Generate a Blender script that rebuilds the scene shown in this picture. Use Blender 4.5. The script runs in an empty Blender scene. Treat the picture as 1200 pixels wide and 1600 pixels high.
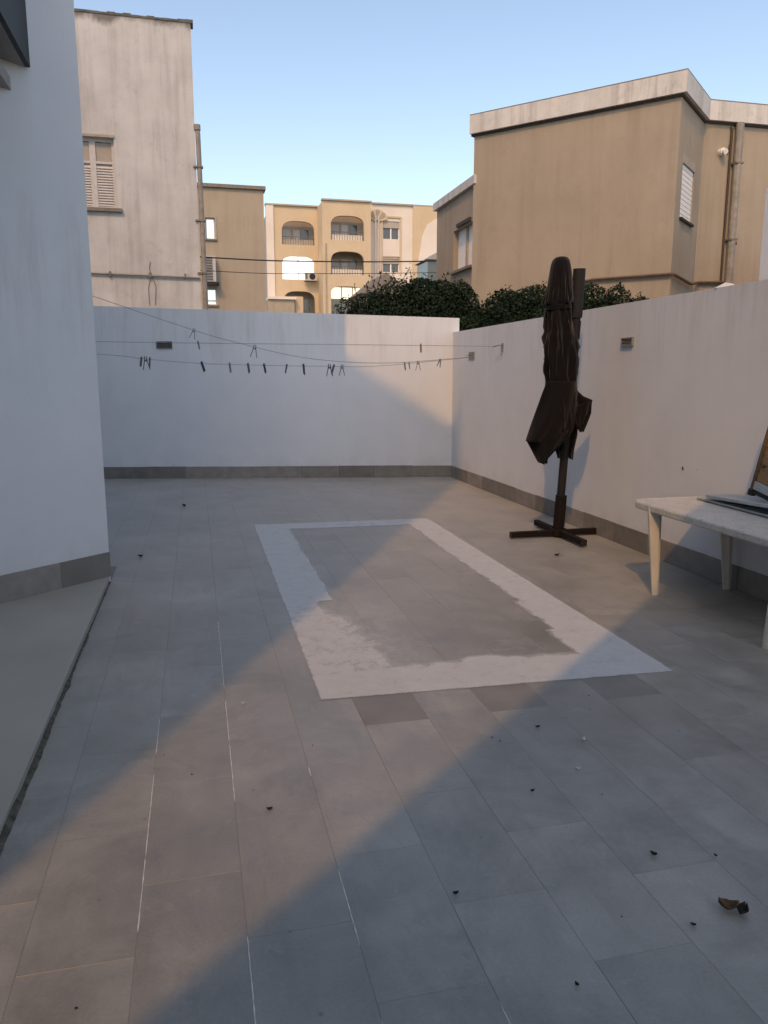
import bpy, bmesh, math, random
import numpy as np
from mathutils import Vector, Matrix
from mathutils.geometry import tessellate_polygon
R = math.radians
rng = random.Random(7)
C = bpy.context.scene.collection
sc = bpy.context.scene

# ------------------------------------------------------------------ camera
cam = bpy.data.cameras.new('camera'); co = bpy.data.objects.new('camera', cam); C.objects.link(co)
co.location = (0, 0, 1.6); co.rotation_euler = (R(90 - 10.065), 0, R(-13.607))
cam.sensor_fit = 'VERTICAL'; cam.sensor_height = 36; cam.lens = 27; cam.clip_start = .05; cam.clip_end = 2500
sc.camera = co
# ------------------------------------------------------------------ sky, sun, exposure
SUN_EL, SUN_HEAD = 45.0, 27.6           # light travels towards compass heading 27.6 (from +Y)
w = bpy.data.worlds.new('World'); sc.world = w; w.use_nodes = True
nt = w.node_tree; nt.nodes.clear()
sky = nt.nodes.new('ShaderNodeTexSky'); sky.sky_type = 'NISHITA'; sky.sun_disc = False
sky.sun_elevation = R(SUN_EL); sky.sun_rotation = R(SUN_HEAD + 180)
sky.air_density = 1.0; sky.dust_density = 1.5; sky.ozone_density = 1.6
bg = nt.nodes.new('ShaderNodeBackground'); bg.inputs[1].default_value = 0.136
wo = nt.nodes.new('ShaderNodeOutputWorld')
tint = nt.nodes.new('ShaderNodeMix'); tint.data_type = 'RGBA'; tint.blend_type = 'MULTIPLY'; tint.inputs[0].default_value = 1
tint.inputs[7].default_value = (1.17, 1.03, .89, 1); nt.links.new(sky.outputs[0], tint.inputs[6]); nt.links.new(tint.outputs[2], bg.inputs[0]); nt.links.new(bg.outputs[0], wo.inputs[0])
sl = bpy.data.lights.new('sun', 'SUN'); sl.energy = 0.86; sl.angle = R(0.5); sl.color = (1.0, .51, .15)
so = bpy.data.objects.new('sun', sl); C.objects.link(so)
hd = R(SUN_HEAD); el = R(SUN_EL)
sd = Vector((math.sin(hd) * math.cos(el), math.cos(hd) * math.cos(el), -math.sin(el)))
so.rotation_euler = sd.to_track_quat('-Z', 'Y').to_euler(); so.location = (-10, -20, 30)
sc.view_settings.view_transform = 'Standard'; sc.view_settings.look = 'None'
sc.view_settings.exposure = 0.95; sc.view_settings.gamma = 1; sc.view_settings.use_curve_mapping = False

# ------------------------------------------------------------------ materials
class NB:
    def __init__(s, name):
        s.m = bpy.data.materials.new(name); s.m.use_nodes = True; s.t = s.m.node_tree
        s.b = s.t.nodes['Principled BSDF']; s.out = s.t.nodes['Material Output']
    def n(s, ty, **k):
        x = s.t.nodes.new(ty)
        for a, v in k.items(): setattr(x, a, v)
        return x
    def l(s, a, b): s.t.links.new(a, b)
    def coord(s, scale=(1, 1, 1), world=True):
        g = s.n('ShaderNodeNewGeometry').outputs['Position'] if world else s.n('ShaderNodeTexCoord').outputs['Object']
        mp = s.n('ShaderNodeMapping'); mp.inputs['Scale'].default_value = scale
        s.l(g, mp.inputs[0]); return mp.outputs[0]
    def noise(s, sc_, det=5, rough=.6, vec=None, dist=0):
        x = s.n('ShaderNodeTexNoise'); x.inputs['Scale'].default_value = sc_; x.inputs['Detail'].default_value = det
        x.inputs['Roughness'].default_value = rough; x.inputs['Distortion'].default_value = dist
        s.l(vec if vec is not None else s.coord(), x.inputs['Vector']); return x.outputs[0]
    def ramp(s, fac, stops):
        x = s.n('ShaderNodeValToRGB'); r = x.color_ramp
        while len(r.elements) > 1: r.elements.remove(r.elements[0])
        r.elements[0].position = stops[0][0]; c = stops[0][1]; r.elements[0].color = (*c, 1) if not isinstance(c, float) else (c, c, c, 1)
        for p, c in stops[1:]:
            e = r.elements.new(p); e.color = (*c, 1) if not isinstance(c, float) else (c, c, c, 1)
        s.l(fac, x.inputs[0]); return x.outputs[0]
    def mix(s, fac, a, b, mode='MIX'):
        x = s.n('ShaderNodeMix', data_type='RGBA', blend_type=mode)
        for i, v in ((0, fac), (6, a), (7, b)):
            if isinstance(v, (int, float)): x.inputs[i].default_value = v
            elif isinstance(v, tuple): x.inputs[i].default_value = (*v, 1)
            else: s.l(v, x.inputs[i])
        return x.outputs[2]
    def math(s, op, a, b=None, clamp=False):
        x = s.n('ShaderNodeMath', operation=op, use_clamp=clamp)
        for i, v in ((0, a), (1, b)):
            if v is None: continue
            if isinstance(v, (int, float)): x.inputs[i].default_value = v
            else: s.l(v, x.inputs[i])
        return x.outputs[0]
    def bump(s, h, strength=.3, dist=.01):
        x = s.n('ShaderNodeBump'); x.inputs['Strength'].default_value = strength; x.inputs['Distance'].default_value = dist
        s.l(h, x.inputs['Height']); s.l(x.outputs[0], s.b.inputs['Normal'])
    def done(s, col, rough=.8, spec=.3):
        if isinstance(col, tuple): s.b.inputs['Base Color'].default_value = (*col, 1)
        else: s.l(col, s.b.inputs['Base Color'])
        if isinstance(rough, (int, float)): s.b.inputs['Roughness'].default_value = rough
        else: s.l(rough, s.b.inputs['Roughness'])
        s.b.inputs['Specular IOR Level'].default_value = spec
        return s.m

def plaster(name, c1, c2, scale=1.2, fine=60, bump=.25, streak=0.0, sc_dark=(.1, .09, .08), rough=.9):
    q = NB(name)
    a = q.noise(scale, 6, .6)
    col = q.ramp(a, [(.3, c1), (.7, c2)])
    g = q.noise(fine, 4, .6)
    col = q.mix(.12, col, q.ramp(g, [(.3, .25), (.7, .8)]), 'OVERLAY')
    if streak:
        st = q.noise(1.0, 7, .65, q.coord((5.5, 5.5, .35)))
        big = q.noise(.55, 3, .5)
        f = q.math('MULTIPLY', q.ramp(st, [(.47, 0.0), (.72, 1.0)]), q.ramp(big, [(.35, .25), (.65, 1.0)]))
        col = q.mix(q.math('MULTIPLY', f, streak), col, sc_dark)
        bl = q.noise(3.2, 8, .75, None, .4)
        col = q.mix(q.math('MULTIPLY', q.ramp(bl, [(.55, 0.0), (.75, 1.0)]), streak * .6), col, sc_dark)
    q.bump(q.math('ADD', q.math('MULTIPLY', g, .5), a), bump, .01)
    return q.done(col, rough, .2)

def simple(name, c, rough=.6, spec=.4, var=.15, scale=20, metal=0.0, bump=0.0):
    q = NB(name); a = q.noise(scale, 5, .6)
    c2 = tuple(min(1, x * (1 + var)) for x in c); c1 = tuple(x * (1 - var) for x in c)
    col = q.ramp(a, [(.3, c1), (.7, c2)]); q.b.inputs['Metallic'].default_value = metal
    if bump: q.bump(a, bump, .005)
    return q.done(col, rough, spec)

M = {}
def white_paint():
    q = NB('white_wall_paint')
    a = q.noise(.7, 4, .55); col = q.ramp(a, [(.3, (.585, .61, .64)), (.7, (.63, .655, .685))])
    st = q.noise(1.0, 6, .7, q.coord((3, 3, .5)))
    col = q.mix(q.ramp(st, [(.5, 0.0), (.85, .16)]), col, (.5, .49, .47))
    g = q.noise(35, 5, .65); q.bump(g, .22, .006)
    sp = q.n('ShaderNodeTexVoronoi'); sp.inputs['Scale'].default_value = 2.3; q.l(q.coord(), sp.inputs['Vector'])
    col = q.mix(q.ramp(sp.outputs['Distance'], [(.0, .7), (.016, .5), (.022, 0.0)]), col, (.25, .24, .22))
    # grime just above the skirting, rain marks under the wall top
    sx = q.n('ShaderNodeSeparateXYZ'); q.l(q.coord(), sx.inputs[0])
    rk = q.math('MULTIPLY', q.ramp(q.math('MULTIPLY', sx.outputs[2], .333), [(.50, 0.0), (.755, 1.0), (.93, .6), (.95, 0.0)]), q.ramp(q.noise(1.0, 6, .7, q.coord((7, 7, .7))), [(.48, 0.0), (.7, .35)]))
    col = q.mix(rk, col, (.36, .35, .33))
    tr = q.noise(2.6, 3, .5, None, .6); col = q.mix(.10, col, q.ramp(tr, [(.3, .3), (.7, .7)]), 'OVERLAY')
    gr = q.math('MULTIPLY', q.ramp(sx.outputs[2], [(.18, 1.0), (.42, 0.0)]), q.ramp(q.noise(4, 5, .7), [(.4, 0.0), (.7, .35)]))
    col = q.mix(gr, col, (.4, .385, .36))
    return q.done(col, .85, .25)
M['white'] = white_paint()
M['coping'] = plaster('wall_top_plaster', (.5, .5, .49), (.68, .67, .66), 4)
M['cream_old'] = plaster('stained_cream_plaster', (.45, .445, .435), (.57, .565, .555), 1.4, 50, .3, .62, (.21, .20, .185))
M['roof_stain'] = simple('blackened_roof_edge', (.13, .125, .115), .9, .2, .4, 5)
def top_stain(m, z0, z1):
    # black algae staining running down from the roof edge
    t = m.node_tree; b = t.nodes['Principled BSDF']; src = b.inputs['Base Color'].links[0].from_socket
    q = NB.__new__(NB); q.m, q.t, q.b = m, t, b
    sx = q.n('ShaderNodeSeparateXYZ'); q.l(q.coord(), sx.inputs[0])
    h = q.math('DIVIDE', q.math('SUBTRACT', sx.outputs[2], z0), z1 - z0, True)
    nz = q.noise(1.0, 7, .7, q.coord((2.2, 2.2, .9)), .4)
    f = q.ramp(q.math('ADD', q.math('MULTIPLY', h, .62), q.math('MULTIPLY', nz, .62)), [(.72, 0.0), (.86, .85)])
    q.l(q.mix(f, src, (.115, .11, .10)), b.inputs['Base Color'])
top_stain(M['cream_old'], 8.25, 8.90)
M['brown'] = plaster('brown_render', (.305, .258, .198), (.36, .306, .24), .9, 70, .35, .55, (.215, .175, .13))
M['brown_flat'] = plaster('tan_render', (.33, .28, .215), (.37, .315, .245), 1.0, 40, .2, .3, (.15, .12, .09))
M['cornice'] = plaster('weathered_white_cornice', (.50, .49, .46), (.62, .60, .57), 2.2, 40, .3, .7, (.17, .155, .14))
M['beige_apt'] = plaster('beige_apartment_render', (.50, .40, .27), (.57, .465, .325), .5, 20, .2, .18, (.36, .27, .17))
M['pale_apt'] = plaster('pale_apartment_render', (.62, .56, .49), (.70, .64, .57), .5, 20, .2, .15, (.42, .37, .31))
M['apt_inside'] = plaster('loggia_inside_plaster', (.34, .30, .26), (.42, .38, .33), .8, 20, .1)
M['house_dark'] = simple('dark_panel_paint', (.022, .025, .028), .6, .3)
M['dark_line'] = simple('dark_strip', (.06, .05, .045), .7, .3)
M['pipe_brown'] = simple('rusty_brown_pipe', (.11, .075, .05), .7, .3, .3)
M['pipe_grey'] = simple('grey_drain_pipe', (.25, .23, .20), .6, .4, .25, 8)
M['shutter'] = simple('pale_painted_wood', (.50, .48, .46), .55, .4, .1, 12)
M['shutter_white'] = simple('white_roller_shutter', (.78, .76, .73), .5, .4, .06, 12)
M['lintel'] = plaster('tan_plaster_trim', (.33, .28, .22), (.40, .35, .29), 5)  # tan plaster for trims, caps and mullions
M['glass_dark'] = simple('dark_window_glass', (.06, .065, .065), .12, .8)
M['ac'] = simple('ac_white_metal', (.45, .44, .42), .5, .4, .15)
M['vent'] = simple('brown_vent_plastic', (.12, .105, .10), .6, .4, .2)
M['vent_grey'] = simple('grey_vent_plastic', (.22, .22, .205), .6, .4, .2)
M['rust'] = simple('rusted_brown_steel', (.011, .0075, .007), .75, .2, .45, 30, .2, .3)
M['mast'] = simple('dark_brown_painted_metal', (.011, .0095, .0095), .7, .3, .3, 18)
M['plastic'] = None
M['bark'] = simple('brown_bark', (.07, .05, .035), .9, .2, .4, 15, 0, .6)
M['cable'] = simple('black_cable', (.03, .028, .028), .6)
M['line'] = simple('grey_washing_line', (.24, .26, .28), .6)
M['slab'] = plaster('bare_concrete', (.26, .26, .25), (.32, .32, .31), 2)
M['ground'] = plaster('dusty_ground', (.20, .175, .14), (.28, .25, .20), .8)
M['sill'] = plaster('grey_stone_sill', (.16, .145, .125), (.23, .21, .18), 6)
M['black'] = simple('black_rubber', (.012, .012, .013), .6)
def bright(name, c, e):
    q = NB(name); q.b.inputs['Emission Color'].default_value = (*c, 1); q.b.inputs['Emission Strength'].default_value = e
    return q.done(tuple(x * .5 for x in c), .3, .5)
M['glare'] = bright('sun_glare_glazing', (1, .97, .93), .75)  # glow stands in for sun reflected in the apartment glass
M['glare_warm'] = bright('warm_glare_glazing', (1, .86, .60), .62)  # glow in place of the yellow reflection in the centre panes
M['glare_cool'] = bright('sky_glare_pane', (.86, 1, .99), .5)  # glow in place of sky reflected in the tan building's panes

def floor_tile():
    q = NB('grey_beige_stone_tile')
    oi = q.n('ShaderNodeObjectInfo')
    base = q.ramp(oi.outputs['Random'], [(0, (.224, .219, .198)), (.5, (.239, .233, .211)), (1, (.255, .249, .226))])
    # each tile gets its own clouding
    ad = q.n('ShaderNodeVectorMath', operation='ADD'); q.l(q.coord(), ad.inputs[0])
    sh = q.n('ShaderNodeCombineXYZ'); q.l(q.math('MULTIPLY', oi.outputs['Random'], 37.0), sh.inputs[2]); q.l(sh.outputs[0], ad.inputs[1])
    cl = q.noise(3.2, 7, .62, ad.outputs[0], .3)
    col = q.mix(.42, base, q.ramp(cl, [(.3, .24), (.72, .78)]), 'OVERLAY')
    big = q.noise(.75, 4, .55)
    col = q.mix(q.ramp(big, [(.40, 0.0), (.66, .5)]), col, (.130, .130, .121))
    mo = q.noise(2.1, 9, .72, None, .8)
    col = q.mix(q.ramp(mo, [(.50, 0.0), (.66, .42)]), col, (.118, .119, .111))
    st = q.noise(1.0, 6, .65, q.coord((9, 1.6, 1)), .3)
    col = q.mix(q.ramp(st, [(.52, 0.0), (.74, .38)]), col, (.13, .125, .115))
    # grazing reflection painted in: tile colour paler towards the far walls
    sx = q.n('ShaderNodeSeparateXYZ'); q.l(q.coord(), sx.inputs[0])
    far_sheen = q.math('MULTIPLY', q.ramp(q.math('MULTIPLY', sx.outputs[1], .1), [(.45, 0.0), (1.05, 1.0)]), q.ramp(q.noise(1.7, 6, .65), [(.3, .35), (.7, .75)]))
    col = q.mix(far_sheen, col, (.37, .352, .325))
    fi = q.noise(90, 4, .7)
    col = q.mix(.16, col, q.ramp(fi, [(.3, .25), (.7, .75)]), 'OVERLAY')
    # dark specks of dirt and pale dusty scuffs
    sp = q.n('ShaderNodeTexVoronoi'); sp.inputs['Scale'].default_value = 5.5; q.l(q.coord(), sp.inputs['Vector'])
    col = q.mix(q.ramp(sp.outputs['Distance'], [(0, .65), (.02, .55), (.05, 0.0)]), col, (.07, .065, .06))
    sc2 = q.noise(6, 9, .8, None, 1.0)
    col = q.mix(q.ramp(sc2, [(.58, 0.0), (.72, .30)]), col, (.40, .385, .36))
    q.bump(q.math('ADD', cl, q.math('MULTIPLY', fi, .4)), .12, .004)
    rg = q.ramp(cl, [(.3, .36), (.7, .54)])
    return q.done(col, rg, .55)
M['tile'] = floor_tile()
def tile_dark():
    q = NB('darker_stone_tile')
    cl = q.noise(4, 7, .62)
    col = q.ramp(cl, [(.3, (.150, .143, .130)), (.7, (.192, .183, .167))])
    fi = q.noise(90, 4, .7); q.bump(q.math('ADD', cl, fi), .12, .004)
    return q.done(col, .55, .4)
M['tile_dark'] = tile_dark()
def grout():
    q = NB('floor_grout')
    g = q.noise(5, 6, .75)
    sx = q.n('ShaderNodeSeparateXYZ'); q.l(q.coord(), sx.inputs[0]); X, Y = sx.outputs[0], sx.outputs[1]
    col = q.ramp(g, [(.3, (.175, .172, .155)), (.7, (.235, .225, .205))])
    tot = None
    for x0, y0, y1, th in ((.08, 1.2, 5.1, .43), (.39, 1.9, 2.95, .44), (-.23, 1.4, 3.6, .54), (.39, 1.2, 1.7, .54), (.70, 1.2, 1.5, .54)):
        a = q.math('LESS_THAN', q.math('ABSOLUTE', q.math('SUBTRACT', X, x0)), .02)
        b = q.math('MULTIPLY', q.math('GREATER_THAN', Y, y0), q.math('LESS_THAN', Y, y1))
        c = q.math('MULTIPLY', q.math('MULTIPLY', a, b), q.math('GREATER_THAN', q.noise(2.2, 5, .7), th))
        tot = c if tot is None else q.math('MAXIMUM', tot, c)
    return q.done(col, .9, .2)
M['grout'] = grout()
def skirt_mat():
    q = NB('grey_skirting_stone'); oi = q.n('ShaderNodeObjectInfo')
    base = q.ramp(oi.outputs['Random'], [(0, (.155, .148, .138)), (.5, (.20, .19, .175)), (1, (.245, .232, .212))])
    cl = q.noise(7, 7, .65); col = q.mix(.4, base, q.ramp(cl, [(.3, .25), (.72, .75)]), 'OVERLAY'); q.bump(cl, .15, .004)
    return q.done(col, .6, .35)
M['skirt'] = skirt_mat()
def platform_mat():
    q = NB('smooth_screed')
    a = q.noise(1.6, 5, .55); col = q.ramp(a, [(.3, (.27, .262, .225)), (.7, (.32, .312, .27))])
    f = q.noise(45, 5, .6); q.bump(f, .1, .004)
    return q.done(col, .6, .35)
M['platform'] = platform_mat()
M['dirt'] = simple('mossy_dirt', (.085, .080, .062), .95, .1, .6, 25, 0, .8)
def paint_mark():
    q = NB('worn_white_residue')
    at = q.n('ShaderNodeAttribute', attribute_name='cover')
    n1 = q.noise(9, 9, .8, None, .4); n2 = q.noise(70, 5, .75)
    k = q.math('ADD', q.math('MULTIPLY', n1, 1.5), q.math('ADD', q.math('MULTIPLY', n2, .8), -.65))
    # density 0..1 against noise: worn where noise is high
    f = q.math('SUBTRACT', q.math('MULTIPLY', at.outputs['Fac'], 1.35), k)
    al = q.ramp(q.math('ADD', f, .5), [(.34, 0.0), (.62, .26), (1.05, .70)])
    q.l(al, q.b.inputs['Alpha'])
    return q.done(q.ramp(n1, [(.3, (.60, .615, .62)), (.7, (.50, .515, .52))]), .9, .15)
M['mark'] = paint_mark()
def plastic():
    q = NB('dirty_white_plastic')
    a = q.noise(9, 8, .7, None, .5)
    col = q.ramp(a, [(.30, (.50, .50, .475)), (.50, (.46, .46, .435)), (.70, (.36, .36, .335))])
    f = q.noise(45, 5, .75); col = q.mix(q.ramp(f, [(.52, 0.0), (.66, .65)]), col, (.13, .125, .11))
    q.bump(f, .1, .003)
    return q.done(col, .5, .35)
M['plastic'] = plastic()
M['leg_plastic'] = simple('yellowed_white_plastic', (.52, .505, .46), .5, .35, .08, 6)
M['board'] = simple('pale_blue_grey_board', (.33, .37, .38), .5, .4, .15, 9)
M['wood'] = simple('yellow_brown_wood', (.25, .155, .075), .65, .3, .3, 30, 0, .3)
M['wood_edge'] = simple('brown_cane', (.12, .075, .040), .7, .3, .45, 60, 0, .5)
def cloth():
    q = NB('faded_maroon_canvas')
    a = q.noise(3, 6, .6, q.coord((1, 1, .5))); col = q.ramp(a, [(.3, (.0040, .0030, .0035)), (.7, (.0066, .0052, .0058))])
    f = q.noise(140, 3, .6); q.bump(q.math('ADD', f, q.math('MULTIPLY', q.noise(9, 5, .6), 1.5)), .35, .01)
    q.b.inputs['Sheen Weight'].default_value = .15
    return q.done(col, .95, .1)
M['cloth'] = cloth()
def leafmat(name, c1, c2):
    q = NB(name); oi = q.n('ShaderNodeAttribute', attribute_name='tone')
    col = q.ramp(oi.outputs['Fac'], [(0, c1), (1, c2)])
    return q.done(col, .7, .15)
M['leaf'] = leafmat('dark_citrus_leaf', (.008, .017, .009), (.022, .040, .017))
M['leaf2'] = leafmat('deep_green_leaf', (.006, .014, .008), (.018, .035, .015))
M['dry'] = simple('dry_brown_leaf', (.09, .06, .03), .8, .2, .4, 40)
M['dry_dark'] = simple('dark_withered_leaf', (.02, .019, .017), .85, .2, .4, 40)
M['dry_pale'] = simple('pale_chip', (.45, .44, .41), .8, .2, .2, 40)

# ------------------------------------------------------------------ object helpers
def link(o, parent=None, world=None):
    C.objects.link(o)
    if parent is not None:
        o.parent = parent
        pw = Vector((0, 0, 0)); p = parent
        while p is not None: pw += p.location; p = p.parent
        if world is not None: o.location = Vector(world) - pw
    elif world is not None: o.location = world
    return o
def mesh_obj(name, verts, faces, mat, parent=None, base=None, smooth=False):
    vs = [Vector(v) for v in verts]
    if base is None:
        n = len(vs); base = Vector((sum(v.x for v in vs) / n, sum(v.y for v in vs) / n, min(v.z for v in vs)))
    base = Vector(base)
    me = bpy.data.meshes.new(name); me.from_pydata([v - base for v in vs], [], faces)
    bm = bmesh.new(); bm.from_mesh(me); bmesh.ops.recalc_face_normals(bm, faces=bm.faces[:]); bm.to_mesh(me); bm.free()
    if smooth:
        for p in me.polygons: p.use_smooth = True
    me.materials.append(mat)
    return link(bpy.data.objects.new(name, me), parent, base)
class MB:
    """collects shapes in world metres, then links them as one mesh"""
    def __init__(s): s.v = []; s.f = []
    def add(s, vs, fs): k = len(s.v); s.v += [tuple(v) for v in vs]; s.f += [tuple(i + k for i in f) for f in fs]; return s
    def box(s, lo, hi, M_=None):
        x0, y0, z0 = lo; x1, y1, z1 = hi
        vs = [Vector(p) for p in ((x0,y0,z0),(x1,y0,z0),(x1,y1,z0),(x0,y1,z0),(x0,y0,z1),(x1,y0,z1),(x1,y1,z1),(x0,y1,z1))]
        if M_ is not None: vs = [M_ @ v for v in vs]
        return s.add(vs, [(0,3,2,1),(4,5,6,7),(0,1,5,4),(1,2,6,5),(2,3,7,6),(3,0,4,7)])
    def tube(s, pts, r, n=8, caps=True, rs=None):
        pts = [Vector(p) for p in pts]; rings = []
        for i, p in enumerate(pts):
            t = (pts[min(i + 1, len(pts) - 1)] - pts[max(i - 1, 0)]).normalized()
            a = t.cross(Vector((0, 0, 1)) if abs(t.z) < .9 else Vector((1, 0, 0))).normalized(); b = t.cross(a)
            rr = rs[i] if rs else r
            rings.append([p + (a * math.cos(2 * math.pi * k / n) + b * math.sin(2 * math.pi * k / n)) * rr for k in range(n)])
        vs = [v for q in rings for v in q]; fs = []
        for i in range(len(pts) - 1):
            for k in range(n):
                fs.append((i * n + k, i * n + (k + 1) % n, (i + 1) * n + (k + 1) % n, (i + 1) * n + k))
        if caps: fs += [tuple(range(n))[::-1], tuple((len(pts) - 1) * n + k for k in range(n))]
        return s.add(vs, fs)
    def prism(s, poly, z0, z1):
        n = len(poly); vs = [(x, y, z0) for x, y in poly] + [(x, y, z1) for x, y in poly]
        return s.add(vs, [tuple(range(n))[::-1], tuple(range(n, 2 * n))] + [(i, (i + 1) % n, n + (i + 1) % n, n + i) for i in range(n)])
    def build(s, name, mat, parent=None, base=None, smooth=False): return mesh_obj(name, s.v, s.f, mat, parent, base, smooth)
def bevel(o, w_=.004, seg=2):
    b = o.modifiers.new('bevel', 'BEVEL'); b.width = w_; b.segments = seg; b.limit_method = 'ANGLE'; b.angle_limit = R(40); return o
def empty(name, loc, label=None, cat=None, group=None):
    o = bpy.data.objects.new(name, None); o.empty_display_size = .2; link(o, None, loc)
    return tag(o, label, cat, group)
def tag(o, label=None, cat=None, group=None, kind=None):
    for k, v in (('label', label), ('category', cat), ('group', group), ('kind', kind)):
        if v: o[k] = v
    return o
def hv(deg): a = R(deg); return Vector((math.sin(a), math.cos(a), 0))
class Wall:
    """vertical wall plane: origin P, s along heading, n the outward normal"""
    def __init__(s, P, head, side=1):
        s.P = Vector((P[0], P[1], 0)); s.d = hv(head); s.n = hv(head + 90 * side)
    def pt(s, a, z, out=0): return s.P + s.d * a + s.n * out + Vector((0, 0, z))
    def slab(s, outer, holes, th, out=0.0):
        """extruded wall polygon with openings; front face at out, back at out-th"""
        mb = MB(); polys = [outer] + list(holes)
        flat = [p for q in polys for p in q]
        tris = tessellate_polygon([[Vector((p[0], p[1], 0)) for p in q] for q in polys])
        n = len(flat)
        vs = [s.pt(a, z, out) for a, z in flat] + [s.pt(a, z, out - th) for a, z in flat]
        fs = [tuple(t) for t in tris] + [tuple(i + n for i in t)[::-1] for t in tris]
        k = 0
        for q in polys:
            m = len(q)
            for i in range(m): fs.append((k + i, k + (i + 1) % m, n + k + (i + 1) % m, n + k + i))
            k += m
        return mb.add(vs, fs)
    def box(s, a0, a1, z0, z1, o0, o1, mb=None):
        mb = mb or MB()
        vs = [s.pt(a, z, o) for z in (z0, z1) for a, o in ((a0, o0), (a1, o0), (a1, o1), (a0, o1))]
        return mb.add(vs, [(0,3,2,1),(4,5,6,7),(0,1,5,4),(1,2,6,5),(2,3,7,6),(3,0,4,7)])
def rect(a0, a1, z0, z1): return [(a0, z0), (a1, z0), (a1, z1), (a0, z1)]
def arch(a0, a1, z0, z1, rise=.35, n=8):
    """flat arch with rounded shoulders"""
    w_ = a1 - a0; p = [(a0, z0), (a1, z0)]
    for i in range(n * 2 + 1):
        t = math.pi * i / (n * 2); cx = (a0 + a1) / 2
        c, s_ = math.cos(t), math.sin(t)
        p.append((cx + w_ / 2 * (abs(c) ** .62) * (1 if c > 0 else -1), z1 - rise + rise * (s_ ** .9 if s_ > 0 else 0)))
    return p

# ------------------------------------------------------------------ SETTING: ground
g = MB().prism([(-900, -900), (900, -900), (900, 900), (-900, 900)], -1.2, -.35).build('ground', M['ground']); tag(g, kind='structure')
BH = math.degrees(math.atan2(5.392, -1.065))   # heading of back wall line
# house grid: u along heading 48, v along heading -42
def uv(u, v): p = hv(48) * u + hv(-42) * v; return (p.x, p.y)
C1 = Vector((-.716, 6.235, 0))
def backY(x): return 11.653 + (3.932 - x) * .1985
sideX = lambda y: C1.x - (y - C1.y) * .9004    # house side wall, heading -42

# terrace: grout bed, then tiles lying proud of it
bed = MB().prism([(-12, -2), (3.95, -2), (3.95, 11.9), (-7.2, 14.0), (-7.2, 8), (-12, 5)], -.35, -.0009).build('terrace_floor', M['grout']); tag(bed, kind='structure')
cyaw, cpit = R(13.607), R(10.065)
fw = Vector((math.sin(cyaw) * math.cos(cpit), math.cos(cyaw) * math.cos(cpit), -math.sin(cpit))); rt = Vector((math.cos(cyaw), -math.sin(cyaw), 0)); upv = rt.cross(fw)
def seen(p):
    v = Vector(p) - Vector((0, 0, 1.6)); z = v.dot(fw)
    return z > .2 and abs(v.dot(rt) / z) < .52 and abs(v.dot(upv) / z) < .70
TW, TL = .31, .63; gap = .0013
tm = {}
def tile_mesh(x0, x1, y0, y1, mat):
    """one tile with a small chamfer; x,y relative to centre"""
    c = .0011; t = .0
    vs = [(x0, y0, -.02), (x1, y0, -.02), (x1, y1, -.02), (x0, y1, -.02),
          (x0, y0, t - c), (x1, y0, t - c), (x1, y1, t - c), (x0, y1, t - c),
          (x0 + c, y0 + c, t), (x1 - c, y0 + c, t), (x1 - c, y1 - c, t), (x0 + c, y1 - c, t)]
    fs = [(0,1,5,4),(1,2,6,5),(2,3,7,6),(3,0,4,7),(4,5,9,8),(5,6,10,9),(6,7,11,10),(7,4,8,11),(8,9,10,11)]
    key = (round(x0, 3), round(x1, 3), round(y0, 3), round(y1, 3), mat.name)
    if key in tm: return tm[key]
    me = bpy.data.meshes.new('tile'); me.from_pydata(vs, [], fs); me.materials.append(mat); tm[key] = me; return me
rest = MB(); tiles = []
for i in range(-24, 13):
    xa = .08 + TW * i; xb = xa + TW
    ph = 3.265 if i % 2 == 0 else 2.95
    for j in range(-9, 18):
        ya = ph + TL * j; yb = ya + TL
        if ya < -1.9: continue
        xl = xa
        xb2 = min(xb, 3.918)
        if xb2 - xa < .02: continue
        xc = (xa + xb2) / 2
        lim = backY(xc) - .012
        if ya > lim - .03: continue
        yb2 = min(yb, lim)
        if xc < -.76:                        # behind the house corner only
            if yb2 <= 6.9 or xc < sideX((ya + yb2) / 2) + .02: continue
        if ya < 6.2 and xa < -.70:
            if xb2 < -.6: continue
            xl = -.716
        tiles.append((xl + gap / 2, xb2 - gap / 2, ya + gap / 2, yb2 - gap / 2))
# narrow cut tiles along the screed edge
for j in range(-2, 7):
    ya = 2.95 - .63 + TL * j - .63; yb = ya + TL
    if yb < 6.15: tiles.append((-.695, -.545, ya + gap / 2, yb - gap / 2)) if False else None
vis = [t for t in tiles if any(seen((x, y, 0)) for x in (t[0], (t[0] + t[1]) / 2, t[1]) for y in (t[2], (t[2] + t[3]) / 2, t[3]))]
vis.sort(key=lambda t: t[2]); keep = set(vis[:298])
nt_ = 0
for t in tiles:
    xm, ym = (t[0] + t[1]) / 2, (t[2] + t[3]) / 2
    if t in keep:
        dark = (abs(ym - 3.58) < .1 and any(abs(xm - q) < .08 for q in (.855, 1.475, 2.095)))
        me = tile_mesh(t[0] - xm, t[1] - xm, t[2] - ym, t[3] - ym, M['tile_dark'] if dark else M['tile'])
        o = bpy.data.objects.new('tile', me); link(o, bed, (xm, ym, rng.uniform(-.0006, .0007)))
        o.rotation_euler = (R(rng.uniform(-.05, .05)), R(rng.uniform(-.05, .05)), R(rng.uniform(-.06, .06)))
        nt_ += 1
    else: rest.box((t[0], t[2], -.02), (t[1], t[3], 0))
ro = rest.build('tile', M['tile'], bed); tag(ro, kind='stuff')
print('tiles', nt_, len(tiles))

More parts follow.
